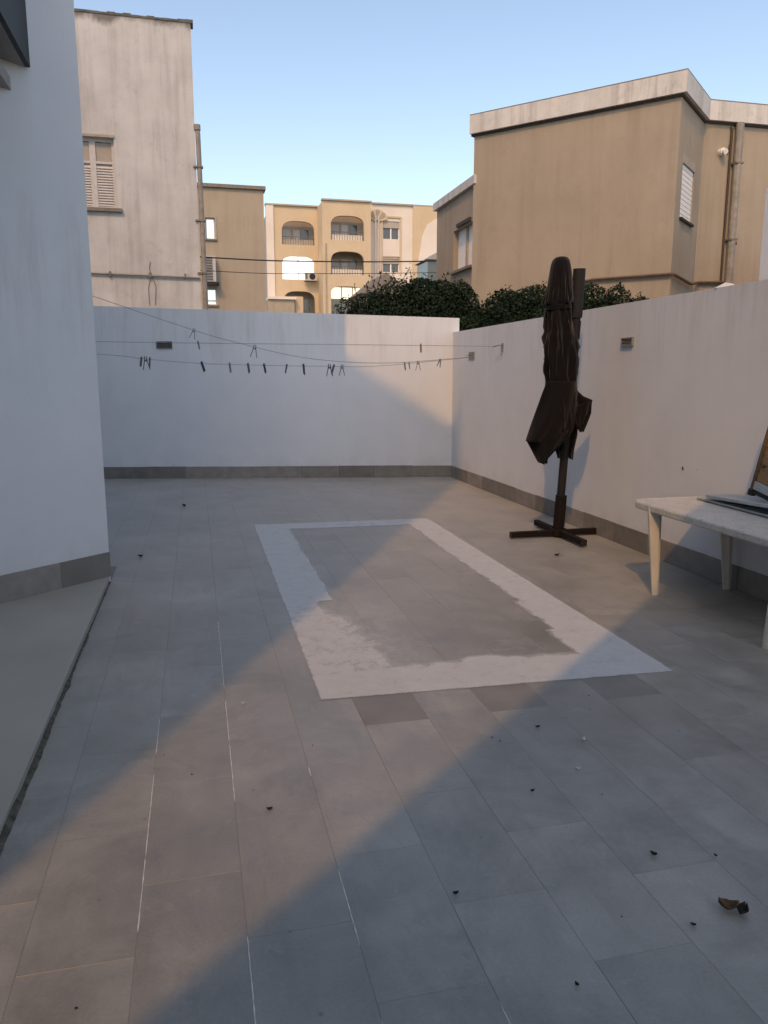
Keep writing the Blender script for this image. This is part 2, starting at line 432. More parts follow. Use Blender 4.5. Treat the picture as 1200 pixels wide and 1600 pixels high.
# pale cement still standing in a few of the long joints
rg_ = random.Random(21); M['cement'] = simple('pale_joint_cement', (.58, .57, .54), .9, .2, .2, 40)
for x0, y0, y1, fill in ((.08, 1.25, 5.0, .72), (.39, 1.9, 2.95, .75), (-.23, 1.5, 3.6, .40), (.70, 1.25, 1.62, .5), (.39, 1.3, 1.7, .5)):
    y = y0
    while y < y1:
        L_ = rg_.uniform(.12, .5)
        if rg_.random() < fill:
            ye = min(y + L_, y1); n_ = max(3, int((ye - y) / .02)); va = []; fa = []
            for q in range(n_ + 1):
                yy = y + (ye - y) * q / n_; hw = .0021 * rg_.uniform(.45, 1.0) * (0.3 if q in (0, n_) else 1); j_ = rg_.uniform(-.0004, .0004)
                va += [(x0 + j_ - hw, yy, .0006), (x0 + j_, yy, .0016), (x0 + j_ + hw, yy, .0006)]
                if q: k_ = q * 3; fa += [(k_ - 3, k_ - 2, k_ + 1, k_), (k_ - 2, k_ - 1, k_ + 2, k_ + 1)]
            mesh_obj('grout_line', va, fa, M['cement'], bed)
        y += L_
# raised screed strip on the left, along the house
pf = MB().prism([(-.735, -1.5), (-.722, 6.2), (C1.x - .01, C1.y - .02), (-7.4, .25), (-9, -1.5)], -.33, .042).build('screed_path', M['platform']); tag(pf, kind='structure')
# ragged dirt packed against its edge
mb = MB(); N = 260; rd = np.random.RandomState(8)
def wob(n, k): a_ = rd.rand(n // k + 3); return np.interp(np.arange(n) / k, np.arange(len(a_)), a_)
w1 = wob(N + 1, 9) * .7 + wob(N + 1, 2) * .3; w2 = wob(N + 1, 5)
vs = []; fs = []
for k in range(N + 1):
    y = 1.1 + 5.08 * k / N; x0 = -.7315; wd = .010 + .018 * w1[k] ** 1.6 + .012 * (1 - k / N); hh = .012 + .022 * w2[k]
    vs += [(x0, y, hh), (x0 + wd * .25, y, hh * .55 + .004 * w1[k]), (x0 + wd * .6, y, hh * .22 + .001), (x0 + wd, y, .0006)]
    if k: fs += [((k - 1) * 4 + q, (k - 1) * 4 + q + 1, k * 4 + q + 1, k * 4 + q) for q in range(3)]
mb.add(vs, fs)
dt = mb.build('dirt', M['dirt']); tag(dt, kind='stuff', label='dark mossy dirt along the edge of the raised screed path', cat='dirt')

# ------------------------------------------------------------------ walls of the terrace
W_back = Wall((-7.0, backY(-7.0)), 90 + math.degrees(math.atan(.1985)), 1)      # heading of the wall to the right
Lb = math.hypot(11.02, 11.02 * .1985)
def zb(s): return 2.642 + (2.48 - 2.642) * ((s / Lb * 11.02 - 7 + 1.419) / 5.44)
bw = empty('back_wall', W_back.pt(Lb / 2, 0)); tag(bw, 'white painted back wall of the terrace behind the washing lines', 'wall')
W_back.slab([(0, -.3), (Lb, -.3), (Lb, zb(Lb)), (0, zb(0))], [], .22).build('masonry', M['white'], bw)
def skirting(wl, a0, a1, parent, z0=0.002, h=.184, L=.6, first=0.0):
    a = a0 + first - (L if first else 0)
    while a < a1 - .005:
        b = min(a + L, a1); aa = max(a, a0)
        if b - aa > .02:
            hh = h + rng.uniform(-.003, .003)
            o = wl.box(aa + .0015, b - .0015, z0, z0 + hh, 0, .011 + rng.uniform(-.0015, .002)).build('skirting_tile', M['skirt'], parent)
        a += L
skirting(W_back, 0, Lb - .095, bw, first=.33)
W_r = Wall((3.93, 11.66), 180, 1)      # s runs towards the camera; normal -X
rw = empty('side_wall', (4.03, 7, 0)); tag(rw, 'white painted side wall on the right behind the closed umbrella and table', 'wall')
W_r.slab([(.002, -.3), (9.5, -.3), (9.5, 2.266), (.02, 2.266)], [], .2).build('masonry', M['white'], rw)
skirting(W_r, .015, 9.45, rw, first=.2)
# the house on the left, turned to the 48 degree grid
ho = empty('white_house', (C1.x - 1.5, C1.y + 1.5, 0)); tag(ho, 'tall white painted house corner filling the left edge of the photo', 'house')
W_h = Wall((C1.x, C1.y), 228, -1)      # s runs left/towards the viewer, normal faces heading 138
W_hs = Wall((C1.x, C1.y), -42, 1)
mb = MB(); P = [C1, C1 + hv(228) * 9, C1 + hv(228) * 9 + hv(-42) * 10.4, C1 + hv(-42) * 10.4]
mb.prism([(p.x, p.y) for p in P], -.3, 9.2).build('wall', M['white'], ho)
a = .0
for L_, t_ in ((.43, 0), (.5, 1), (.55, 0), (.6, 1), (.6, 0), (.6, 1), (.6, 0)):
    W_h.box(a + .002, a + L_ - .002, .043, .236, 0, .012 + .003 * t_).build('skirting_tile', M['tile_dark'] if a == 0 else M['skirt'], ho); a += L_
skirting(W_hs, .02, 9.2, ho)
# balcony and beam overhead on the house
bal = MB(); bx0, bx1 = -3.2, -1.017
def wall_y(x): return C1.y + (x - C1.x) * (hv(228).y / hv(228).x)
bal.add([(bx1, wall_y(bx1), 3.624), (bx1, 3.9, 3.624), (bx0, 3.9, 3.624), (bx0, wall_y(bx0), 3.624),
         (bx1, wall_y(bx1), 3.80), (bx1, 3.9, 3.80), (bx0, 3.9, 3.80), (bx0, wall_y(bx0), 3.80)],
        [(0,1,2,3),(4,7,6,5),(0,4,5,1),(1,5,6,2),(2,6,7,3),(3,7,4,0)])
bo = bal.build('balcony', M['slab'], ho)
pn = MB(); x = bx1 + .003
pn.box((x, 3.88, 3.622), (x + .03, wall_y(x) - .01, 4.9)); pn.build('balcony_panel', M['house_dark'], bo)
pn = MB().box((bx0, 3.868, 3.63), (bx1, 3.898, 4.9)).build('balcony_panel', M['house_dark'], bo)
bm_ = MB(); x0, x1 = -2.6, -1.101
bm_.add([(x1, wall_y(x1), 3.449), (x1, 5.35, 3.449), (x0, 5.35 - 1, 3.449), (x0, wall_y(x0), 3.449),
         (x1, wall_y(x1), 3.53), (x1, 5.35, 3.53), (x0, 5.35 - 1, 3.53), (x0, wall_y(x0), 3.53)],
        [(0,1,2,3),(4,7,6,5),(0,4,5,1),(1,5,6,2),(2,6,7,3),(3,7,4,0)])
bm_.build('awning_beam', M['slab'], ho)

# unseen buildings behind the viewer, added and shaped to cast the terrace's shade
u0 = -7.27
blk = MB().prism([uv(u0, -.86), uv(u0, 11), uv(u0 - 9, 11), uv(u0 - 9, -.86)], -.3, 20).build('shade_block', M['cornice'])
tag(blk, 'unseen tall plastered block behind the viewer, shaped to cast the terrace shade', 'building')
hb = MB().prism([uv(u0 + .02, -1.0), (.95, -.491), (.95, -13), uv(u0 + .02, -9)], -.3, 7.04).build('shade_house', M['brown'])
tag(hb, 'unseen two storey brown house behind the viewer, shaped to cast the near shade', 'house')

# ------------------------------------------------------------------ residue rectangle on the floor
def mark():
    nx, ny = 150, 340; X0, X1, Y0, Y1 = .545, 2.50, 3.552, 8.30
    xs = np.linspace(0, 1, nx + 1); ys = np.linspace(0, 1, ny + 1)
    r = np.random.RandomState(3)
    def sm(n, k):   # smooth 1d wobble
        a_ = r.randn(n // k + 3); return np.interp(np.arange(n) / k, np.arange(len(a_)), a_)
    wl = sm(ny + 1, 7) * .006; wr = sm(ny + 1, 6) * .006; wb = sm(nx + 1, 5) * .012; wt = sm(nx + 1, 6) * .012
    verts = []; den = []
    for j, v in enumerate(ys):
        for i, u in enumerate(xs):
            x = X0 + (X1 - X0) * u; y = Y0 + (Y1 - Y0) * v
            # the outline is slightly out of square
            px = x + (-.012 * (1 - u)) + .022 * (1 - v) * (u - .5) * -1 + .02 * v * (1 - u); py = y - .08 * v * u + .04 * (1 - v) * (.5 - u) * 2
            verts.append((px, py, .0035))
            # left band: sharp above y=5.27, broad and blotchy below
            d = .0
            if y > 5.27: li = .905 + wl[j]
            else: li = .80 + wl[j] * 2
            d = max(d, min(1, max(0, (li - x) / .035 + .5)) * (.86 if y > 5.27 else .78))
            if y < 5.2:
                ed = 1.18 - .32 * max(0, (y - 4.4)) + wl[j] * 5
                d = max(d, min(1, max(0, (ed - x) / .22)) * .72)
            ri = 2.16 + wr[j] + (.03 if y > 5 else .0) - .0 * y
            if y < 4.35: ri = 2.11 + wr[j]
            d = max(d, min(1, max(0, (x - ri) / .07 + .5)) * .84)
            bi = 3.93 + wb[i] + (.07 * math.exp(-((x - 1.55) / .22) ** 2))
            d = max(d, min(1, max(0, (bi - y) / .10 + .5)) * .84)
            ti = 7.97 + wt[i] + .1 * max(0, x - 2.05)
            d = max(d, min(1, max(0, (y - ti) / .03 + .5)) * .80)
            # pale haze left inside the lower corner
            hz = .50 * math.exp(-(((x - .95) / .35) ** 2 + ((y - 4.25) / .55) ** 2)) + .34 * math.exp(-(((x - 1.8) / .3) ** 2 + ((y - 4.1) / .22) ** 2))
            d = max(d, hz)
            if i in (0, nx) or j in (0, ny): d *= .65
            den.append(d)
    W_ = nx + 1; fs = []; dn = np.array(den)
    for j in range(ny):
        for i in range(nx):
            q = (j * W_ + i, j * W_ + i + 1, (j + 1) * W_ + i + 1, (j + 1) * W_ + i)
            if max(dn[k] for k in q) > .10: fs.append(q)
    me = bpy.data.meshes.new('floor_marking'); me.from_pydata(verts, [], fs); me.materials.append(M['mark'])
    at = me.attributes.new('cover', 'FLOAT', 'POINT'); at.data.foreach_set('value', np.array(den, dtype=np.float32))
    o = bpy.data.objects.new('floor_marking', me); C.objects.link(o)
    tag(o, 'large worn white rectangular outline left on the terrace tiles', 'floor marking')
mark()

# ------------------------------------------------------------------ closed cantilever umbrella
UB = Vector((3.5, 6.98, 0)); ur = hv(103.607)      # 'lateral' direction used for its shape
um = empty('cantilever_umbrella', UB, 'closed dark maroon cantilever umbrella on a steel cross base beside the right wall', 'umbrella')
uf = hv(13.607)
def U(l, z, d=0): return UB + ur * l + uf * d + Vector((0, 0, z))
for dx, dy, Ln in ((-1, 0, .51), (1, 0, .405), (0, -1, .54), (0, 1, .51)):
    mb = MB(); d = Vector((dx, dy, 0)); pd = Vector((-dy, dx, 0)); s0 = .028
    z0 = .012 if dx else .020
    A, B = UB + d * .03, UB + d * Ln
    vs = [A + pd * s0, A - pd * s0, B - pd * s0, B + pd * s0]
    vs = [v + Vector((0, 0, z0)) for v in vs] + [v + Vector((0, 0, z0 + .056)) for v in vs]
    mb.add(vs, [(0,3,2,1),(4,5,6,7),(0,1,5,4),(1,2,6,5),(2,3,7,6),(3,0,4,7)])
    arm = bevel(mb.build('base_arm', M['rust'], um), .005)
    e = B + d * .004
    cap = MB(); vs = [B + pd * (s0 + .002), B - pd * (s0 + .002), e - pd * (s0 + .002), e + pd * (s0 + .002)]
    cap.add([v + Vector((0, 0, z0 - .002)) for v in vs] + [v + Vector((0, 0, z0 + .058)) for v in vs], [(0,3,2,1),(4,5,6,7),(0,1,5,4),(1,2,6,5),(2,3,7,6),(3,0,4,7)])
    cap.build('end_cap', M['black'], arm)
MB().tube([U(0, .015), U(0, .08)], .085, 16).build('base_hub', M['rust'], um)
for k in range(4):
    a_ = R(45 + 90 * k); MB().tube([U(.06 * math.cos(a_), .078, .06 * math.sin(a_)), U(.06 * math.cos(a_), .10, .06 * math.sin(a_))], .009, 6).build('bolt', M['rust'], um)
MB().tube([U(0, .07), U(.018, .42)], .056, 16).build('mast_sleeve', M['rust'], um)
def oval(l0, z0, l1, z1, a_, b_, n=14):
    mb = MB(); vs = []
    for l_, z in ((l0, z0), (l1, z1)):
        for k in range(n):
            t = 2 * math.pi * k / n; vs.append(U(l_ + a_ * math.cos(t), z, .02 + b_ * math.sin(t)))
    return mb.add(vs, [tuple(range(n))[::-1], tuple(range(n, 2 * n))] + [(k, (k + 1) % n, n + (k + 1) % n, n + k) for k in range(n)])
oval(.012, .30, .10, 2.22, .042, .034).build('mast', M['mast'], um)
oval(.094, 2.15, .108, 2.605, .060, .045).build('mast_head', M['mast'], um)
mb = oval(.086, 1.95, .094, 2.12, .052, .044); mb.build('slider', M['mast'], um)
MB().tube([U(.14, 1.28, -.02), U(.17, 1.28, -.06), U(.18, 1.22, -.07)], .009, 8).build('crank_handle', M['mast'], um)
MB().tube([U(.04, 1.75, .03), U(-.02, 2.45, .02), U(-.045, 2.58, .01)], .016, 8).build('arm', M['mast'], um)
# bundle: outline given as z -> (left, right)
prof = [(2.700,-.105,-.050),(2.690,-.132,-.026),(2.665,-.152,-.004),(2.62,-.166,.008),(2.55,-.180,.020),(2.48,-.194,.028),(2.40,-.206,.032),(2.33,-.222,.030),(2.27,-.226,.022),(2.22,-.205,.030),
        (2.12,-.212,.045),(2.02,-.205,.072),(1.98,-.222,.088),(1.90,-.220,.10),(1.80,-.217,.104),(1.70,-.216,.107),(1.58,-.206,.110),(1.50,-.196,.106),(1.42,-.212,.11),(1.30,-.225,.108),(1.20,-.21,.095),(1.08,-.18,.075)]
zs = np.array([p[0] for p in prof][::-1]); ls = np.array([p[1] for p in prof][::-1]); rs_ = np.array([p[2] for p in prof][::-1])
nA, nZ = 72, 90; vs = []; fs = []
r3 = np.random.RandomState(11); ph = r3.rand(8) * 6.28
for j in range(nZ + 1):
    z = 1.08 + (2.695 - 1.08) * j / nZ
    l_, r_ = np.interp(z, zs, ls), np.interp(z, zs, rs_); c = (l_ + r_) / 2; hw = (r_ - l_) / 2
    amp = min(1, (2.66 - z) / .25) if z < 2.66 else 0
    for k in range(nA):
        t = 2 * math.pi * k / nA
        tw = t + .5 * (z - 1.9)
        pl = 1 - amp * (.26 * (abs(math.sin(4 * tw + ph[0] + .6 * math.sin(z * 3))) ** .6) + .08 * math.sin(11 * tw + ph[1] + 2.2 * math.sin(z * 5)) + .03 * math.sin(19 * t + 7 * z)) + amp * .09
        cr = 1 + amp * .03 * math.sin(z * 31 + 3 * math.sin(t * 2)) + (.05 * math.sin(t * 3 + z * 9) if z < 2.4 else 0)
        vs.append(U(c + hw * pl * cr * math.cos(t), z, -.05 + (hw * .95 + .01) * pl * cr * math.sin(t)))
for j in range(nZ):
    for k in range(nA): fs.append((j * nA + k, j * nA + (k + 1) % nA, (j + 1) * nA + (k + 1) % nA, (j + 1) * nA + k))
fs += [tuple(range(nA))[::-1], tuple(nZ * nA + k for k in range(nA))]
can = mesh_obj('canopy', vs, fs, M['cloth'], um, smooth=True)
def flap(pts_l, pts_r, depth, curl=.03, nu=10, nv=22, seed=0):
    """hanging panel between two polylines (lateral,z), bulging towards the viewer, 3 mm thick"""
    r = random.Random(seed); f0, f1 = r.uniform(0, 6), r.uniform(0, 6)
    def along(pts, t):
        L = [0]
        for a_, b_ in zip(pts, pts[1:]): L.append(L[-1] + math.hypot(b_[0] - a_[0], b_[1] - a_[1]))
        s = t * L[-1]
        for i in range(len(pts) - 1):
            if s <= L[i + 1] + 1e-9:
                q = (s - L[i]) / max(1e-9, L[i + 1] - L[i]); return (pts[i][0] + (pts[i+1][0] - pts[i][0]) * q, pts[i][1] + (pts[i+1][1] - pts[i][1]) * q)
        return pts[-1]
    vs = []; fs = []
    for side in (0, 1):
        for j in range(nv + 1):
            v = j / nv; A_, B_ = along(pts_l, v), along(pts_r, v)
            for i in range(nu + 1):
                u = i / nu; l_ = A_[0] + (B_[0] - A_[0]) * u; z = A_[1] + (B_[1] - A_[1]) * u
                dd = depth - curl * math.sin(math.pi * u) + .034 * math.sin(u * 7 + f0 + 2.5 * v) * v + .020 * math.sin(u * 15 + v * 3 + f1) * (.3 + v)
                vs.append(U(l_, z, dd + side * .004))
    W_ = nu + 1; K = W_ * (nv + 1)
    for j in range(nv):
        for i in range(nu):
            a_ = j * W_ + i; fs += [(a_, a_ + 1, a_ + W_ + 1, a_ + W_), (K + a_ + W_, K + a_ + W_ + 1, K + a_ + 1, K + a_)]
    bd = [i for i in range(W_)] + [j * W_ + nu for j in range(1, nv + 1)] + [nv * W_ + i for i in range(nu - 1, -1, -1)] + [j * W_ for j in range(nv - 1, 0, -1)]
    for a_, b_ in zip(bd, bd[1:] + bd[:1]): fs.append((a_, b_, K + b_, K + a_))
    return mesh_obj('canopy_panel', vs, fs, M['cloth'], um, smooth=True)
flap([(-.20, 1.55), (-.235, 1.46), (-.385, .975)], [(.08, 1.55), (.10, 1.30), (.07, 1.08), (-.02, .96)], -.16, .05, seed=1)
# lower corner of that panel
flap([(-.383, .985), (-.25, .762), (-.215, .752)], [(.03, 1.08), (.0, .985), (-.205, .755)], -.155, .04, seed=2)
flap([(.02, 1.50), (.05, 1.2), (.16, 1.06)], [(.115, 1.47), (.19, 1.405), (.278, 1.365)], -.02, .03, seed=3)
flap([(.10, 1.30), (.11, 1.16), (.155, 1.055)], [(.27, 1.372), (.262, 1.24), (.19, 1.06)], -.05, .03, seed=4)
flap([(.05, 1.30), (.06, 1.0), (.09, .785)], [(.16, 1.25), (.165, 1.02), (.12, .775)], .04, .02, seed=5)
flap([(-.20, 1.15), (-.20, .9), (-.165, .742)], [(-.06, 1.1), (-.10, .9), (-.150, .748)], -.02, .03, seed=6)
flap([(-.12, 1.15), (-.10, .95), (-.055, .80)], [(.0, 1.15), (-.01, .92), (-.035, .80)], -.06, .02, seed=7)
flap([(-.14, 1.2), (-.06, .95), (.0, .86)], [(.09, 1.2), (.08, 1.0), (.02, .86)], .07, .03, seed=8)
vs = []; fs = []; nh = 60; hz = [(2.706, .030), (2.70, .056), (2.675, .080), (2.63, .094), (2.56, .103), (2.48, .110), (2.40, .117), (2.33, .126), (2.285, .136)]
for j, (z, r_) in enumerate(hz):
    for q in range(nh):
        t = 2 * math.pi * q / nh; fl = j / (len(hz) - 1)
        rr = r_ * (1 + fl * (.10 * math.sin(5 * t + 1) + .06 * math.sin(9 * t + 2 * z * 8)) + .03 * math.sin(3 * t + z * 14))
        zz = z - (.05 * fl ** 3 * (abs(math.sin(2.5 * t + .6)) - .4))
        cx_ = -.080 - .014 * fl
        vs.append(U(cx_ + rr * math.cos(t), zz, -.045 + rr * .9 * math.sin(t)))
for j in range(len(hz) - 1):
    for q in range(nh): fs.append((j * nh + q, j * nh + (q + 1) % nh, (j + 1) * nh + (q + 1) % nh, (j + 1) * nh + q))
fs.append(tuple(range(nh)))
hd_ = mesh_obj('top_hood', vs, fs, M['cloth'], um, smooth=True); hd_.modifiers.new('thick', 'SOLIDIFY').thickness = .004
mb = MB()
for k in range(2):
    pts = []
    for i in range(25):
        t = 2 * math.pi * i / 24; z = 2.255 - .02 * k + .012 * math.sin(t + 1)
        pts.append(U(-.095 + .118 * math.cos(t), z, -.05 + .118 * math.sin(t)))
    mb.tube(pts, .009, 6)
mb.build('strap', M['cloth'], um)

# ------------------------------------------------------------------ plastic table
tb = empty('garden_table', (3.53, 4.3, 0), 'dirty white plastic garden table cut by the right edge of the photo', 'table')
def rrect(x0, x1, y0, y1, r, n=7):
    p = []
    for cx, cy, a0 in ((x1 - r, y1 - r, 0), (x0 + r, y1 - r, 90), (x0 + r, y0 + r, 180), (x1 - r, y0 + r, 270)):
        for k in range(n + 1): a_ = R(a0 + 90 * k / n); p.append((cx + r * math.cos(a_), cy + r * math.sin(a_)))
    return p
def loft(rings, closed=True):
    n = len(rings[0]); vs = [v for r in rings for v in r]
    fs = [(i * n + k, i * n + (k + 1) % n, (i + 1) * n + (k + 1) % n, (i + 1) * n + k) for i in range(len(rings) - 1) for k in range(n)]
    fs += [tuple(range(n))[::-1], tuple((len(rings) - 1) * n + k for k in range(n))]
    return MB().add(vs, fs)
tx0, tx1, ty0, ty1 = 3.18, 3.905, 3.36, 5.20
rg = []
for off, z in ((.05, .655), (.016, .622), (.004, .620), (0, .628), (0, .662), (.006, .672), (.020, .673), (.030, .669), (.20, .668)):
    rg.append([(x, y, z) for x, y in rrect(tx0 + off, tx1 - off, ty0 + off, ty1 - off, max(.14 - off * .5, .03))])
loft(rg).build('tabletop', M['plastic'], tb, smooth=False)
for lx, ly, fx, fy in ((3.235, 4.93, 3.25, 4.88), (3.235, 3.60, 3.25, 3.71), (3.835, 4.93, 3.862, 4.88), (3.835, 3.60, 3.84, 3.71)):
    rg = []
    for k in range(9):
        t = k / 8; z = .66 * (1 - t); hw = .068 * (1 - t) + .032 * t; cx = lx + (fx - lx) * t; cy = ly + (fy - ly) * t
        sg = 1 if ly > 4 else -1; sx_ = -1 if lx < 3.5 else 1
        # quarter-round L profile
        ring = []
        for i in range(9): a_ = R(90 * i / 8); ring.append((cx + sx_ * hw * (math.cos(a_) * 1.25 - .35), cy + sg * hw * (math.sin(a_) * 1.25 - .35), z))
        for i in range(8, -1, -1): a_ = R(90 * i / 8); ring.append((cx + sx_ * hw * (math.cos(a_) * .75 - .85), cy + sg * hw * (math.sin(a_) * .75 - .85), z))
        rg.append(ring)
    loft(rg).build('leg', M['leg_plastic'], tb, smooth=False)
# boards lying on the table
def board(name, x0, x1, y0, y1, z, th, rot, tilt, mat):
    mb = MB(); mb.box((-(x1 - x0) / 2, -(y1 - y0) / 2, 0), ((x1 - x0) / 2, (y1 - y0) / 2, th))
    o = mb.build(name, mat, None, (0, 0, 0)); o.location = ((x0 + x1) / 2, (y0 + y1) / 2, z); o.rotation_euler = (R(tilt), 0, R(rot)); return bevel(o, .003)
b1 = board('flat_board', 3.66, 3.90, 3.95, 5.06, .6745, .016, -2, 0, M['board']); tag(b1, 'lower pale flat board lying on the plastic table against the wall', 'board')
b2 = board('flat_board', 3.63, 3.88, 3.75, 4.93, .735, .022, -3, -3.0, M['board']); tag(b2, 'upper pale blue grey board resting slightly tilted under the wooden screen', 'board')
b3 = MB().box((3.65, 4.10, .6905), (3.86, 4.13, .709)).build('wooden_batten', M['black']); tag(b3, 'thin dark packing strip between the two pale boards on the table', 'batten')
# cane framed panel standing on the boards
px, py, pz = 3.70, 4.50, .795
pnl = empty('slatted_screen', (px, py - .25, pz), 'cane edged wooden slatted screen standing on the table boards at the right edge', 'screen')
Mx = Matrix.Translation((px, py, pz)) @ Matrix.Rotation(R(11), 4, 'X') @ Matrix.Rotation(R(4), 4, 'Y')
def plocal(fn, name, mat):
    mb = MB(); fn(mb); mb.v = [tuple(Mx @ Vector(v)) for v in mb.v]; return mb.build(name, mat, pnl)
plocal(lambda m: m.tube([(0, 0, .03), (0, 0, .72)], .020, 10), 'side_rail', M['wood_edge'])
plocal(lambda m: m.tube([(0, -.50, .03), (0, -.50, .72)], .020, 10), 'side_rail', M['wood_edge'])
plocal(lambda m: m.tube([(0, .01, .025), (0, -.51, .025)], .016, 10), 'bottom_rail', M['black'])
plocal(lambda m: m.tube([(0, .01, .71), (0, -.51, .71)], .018, 10), 'top_rail', M['wood_edge'])
plocal(lambda m: m.box((-.02, -.485, .045), (.012, -.020, .10)), 'bottom_board', M['board'])
for k in range(10):
    plocal(lambda m: m.box((-.010 + .004 * (k % 2), -.482, .105 + k * .060), (.006 + .004 * (k % 2), -.022, .160 + k * .060)), 'slat', M['wood'])
plocal(lambda m: m.tube([(0, .0, -.005), (0, .0, .035)], .028, 10), 'end_cap', M['black'])
plocal(lambda m: m.tube([(-.016, -.06, .22), (-.045, -.08, .215), (-.045, -.10, .225)], .005, 6), 'hook', M['black'])

# ------------------------------------------------------------------ vents and plates on the walls
def louvre(wl, a0, a1, z0, z1, mat, label, name='wall_vent', cat='vent', n=4):
    t = empty(name, wl.pt((a0 + a1) / 2, z0), label, cat)
    f = .012
    mb = MB(); wl.box(a0, a1, z1 - f, z1, .001, .022, mb); wl.box(a0, a1, z0, z0 + f, .001, .022, mb)
    wl.box(a0, a0 + f, z0 + f, z1 - f, .001, .022, mb); wl.box(a1 - f, a1, z0 + f, z1 - f, .001, .022, mb); mb.build('frame', mat, t)
    for k in range(n):
        zc = z0 + f + (z1 - z0 - 2 * f) * (k + .5) / n; hh = (z1 - z0 - 2 * f) / n * .36
        mb = MB(); vs = [wl.pt(a_, zc + dz, o_) for a_ in (a0 + f, a1 - f) for dz, o_ in ((-hh, .016), (-hh + .003, .018), (hh, .006), (hh - .003, .004))]
        mb.add(vs, [(0, 1, 2, 3), (7, 6, 5, 4), (0, 4, 5, 1), (1, 5, 6, 2), (2, 6, 7, 3), (3, 7, 4, 0)]); mb.build('slat', mat, t)
    wl.box(a0 + f, a1 - f, z0 + f, z1 - f, .001, .003).build('backing', M['black'] if mat is M['vent'] else M['vent'], t)
    return t
sB = (-.44 + 7) / 11.02 * Lb
louvre(W_back, sB - .118, sB + .118, 2.012, 2.118, M['vent'], 'dark brown rectangular vent on the white back wall behind the washing lines')
louvre(W_r, 11.66 - 6.67, 11.66 - 6.475, 1.872, 1.95, M['vent_grey'], 'small grey louvred vent high on the right wall beside the umbrella')
# line plate with hooks
pl = empty('line_bracket', W_r.pt(.86, 1.83), 'small grey wall plate with hooks holding the lower washing lines near the corner', 'bracket')
W_r.box(.75, .98, 1.83, 1.94, 0.001, .010).build('plate', M['vent_grey'], pl)
for q in (.80, .93):
    MB().tube([W_r.pt(q, 1.90, .008), W_r.pt(q, 1.895, .05), W_r.pt(q, 1.86, .055)], .006, 6).build('hook', M['vent'], pl)
ps = empty('line_bracket', W_r.pt(1.98, 1.9), 'small metal hook bracket holding the upper washing line on the right wall', 'bracket')
MB().tube([W_r.pt(2.03, 2.0, 0), W_r.pt(2.03, 1.99, .07), W_r.pt(1.93, 1.975, .09)], .009, 6).build('arm', M['vent_grey'], ps)
W_r.box(2.0, 2.06, 1.91, 2.02, .001, .008).build('plate', M['vent_grey'], ps)
MB().tube([W_r.pt(2.03, 1.93, .006), W_r.pt(2.05, 1.86, .03)], .006, 6).build('hook', M['vent_grey'], ps)
sp = MB(); o_ = W_r.pt(11.66 - 5.61, .837, 0)
sp.tube([o_ + Vector((0, 0, -.012)), o_ + Vector((-.008, 0, 0)), o_ + Vector((-.006, .006, .014))], .005, 6).build('wall_screw', M['black'])
tag(bpy.data.objects['wall_screw'], 'tiny dark screw left in the right wall above the table', 'screw')

# ------------------------------------------------------------------ washing lines and pegs
def sideP(y, z): return Vector((sideX(y) + .005, y, z))
def cat_line(pts, n=12):
    """polyline smoothed by Catmull-Rom"""
    P_ = [Vector(p) for p in pts]; P_ = [P_[0]] + P_ + [P_[-1]]; out = []
    for i in range(1, len(P_) - 2):
        for k in range(n):
            t = k / n; a_, b_, c_, d_ = P_[i-1], P_[i], P_[i+1], P_[i+2]
            out.append(.5 * ((2 * b_) + (c_ - a_) * t + (2 * a_ - 5 * b_ + 4 * c_ - d_) * t * t + (3 * b_ - a_ - 3 * c_ + d_) * t ** 3))
    out.append(P_[-2]); return out
def wire(name, pts, r, mat, label, cat, group=None, n=12):
    o = MB().tube(cat_line(pts, n), r, 5).build(name, mat); return tag(o, label, cat, group)
wire('washing_line', [(-3.85, 9.69, 2.03), (-1.107, 9.693, 1.992), (.737, 9.688, 1.984), (3.0, 9.682, 1.982), (3.84, 9.70, 1.978)], .0034, M['line'],
     'upper washing line stretched almost level across the terrace', 'washing line')
hiL = [(-4.3, 10.18, 3.6), (-1.142, 10.416, 2.555), (.008, 10.503, 2.18), (.544, 10.544, 2.033), (1.493, 10.616, 1.835), (2.6, 10.70, 1.775), (3.88, 10.80, 1.865)]
wire('washing_line', hiL, .0038, M['line'], 'washing line sagging from high on the left down to the corner plate', 'washing line')
loL = [(-4.4, 10.17, 2.06), (-1.214, 10.411, 1.869), (-.659, 10.453, 1.815), (.0, 10.50, 1.762), (.796, 10.563, 1.738), (1.7, 10.63, 1.728), (2.495, 10.691, 1.733), (3.88, 10.80, 1.86)]
wire('washing_line', loL, .0034, M['line'], 'lowest washing line carrying the long row of pegs', 'washing line')
def line_z(L_, x):
    pts = cat_line(L_, 24); return min(pts, key=lambda p: abs(p.x - x))
def peg_mesh(name, mat, spread):
    mb = MB()
    for s_ in (-1, 1):
        vs = []
        for z, off, hw in ((.018, .004, .0065), (.0, .0055, .0075), (-.03, .006 + spread * .4, .007), (-.078, .010 + spread, .005)):
            for dx, dy in ((0, -hw), (.005, -hw), (.005, hw), (0, hw)): vs.append((s_ * (off + dx * 1.0), dy, z))
        fs = [(0,1,2,3), (15,14,13,12)] + [(i*4+k, i*4+(k+1)%4, (i+1)*4+(k+1)%4, (i+1)*4+k) for i in range(3) for k in range(4)]
        mb.add(vs, fs)
    mb.tube([(-.012, 0, -.012), (.012, 0, -.012)], .006, 6)
    o = mb.build(name, mat, None, (0, 0, 0)); C.objects.unlink(o); me = o.data; bpy.data.objects.remove(o); return me
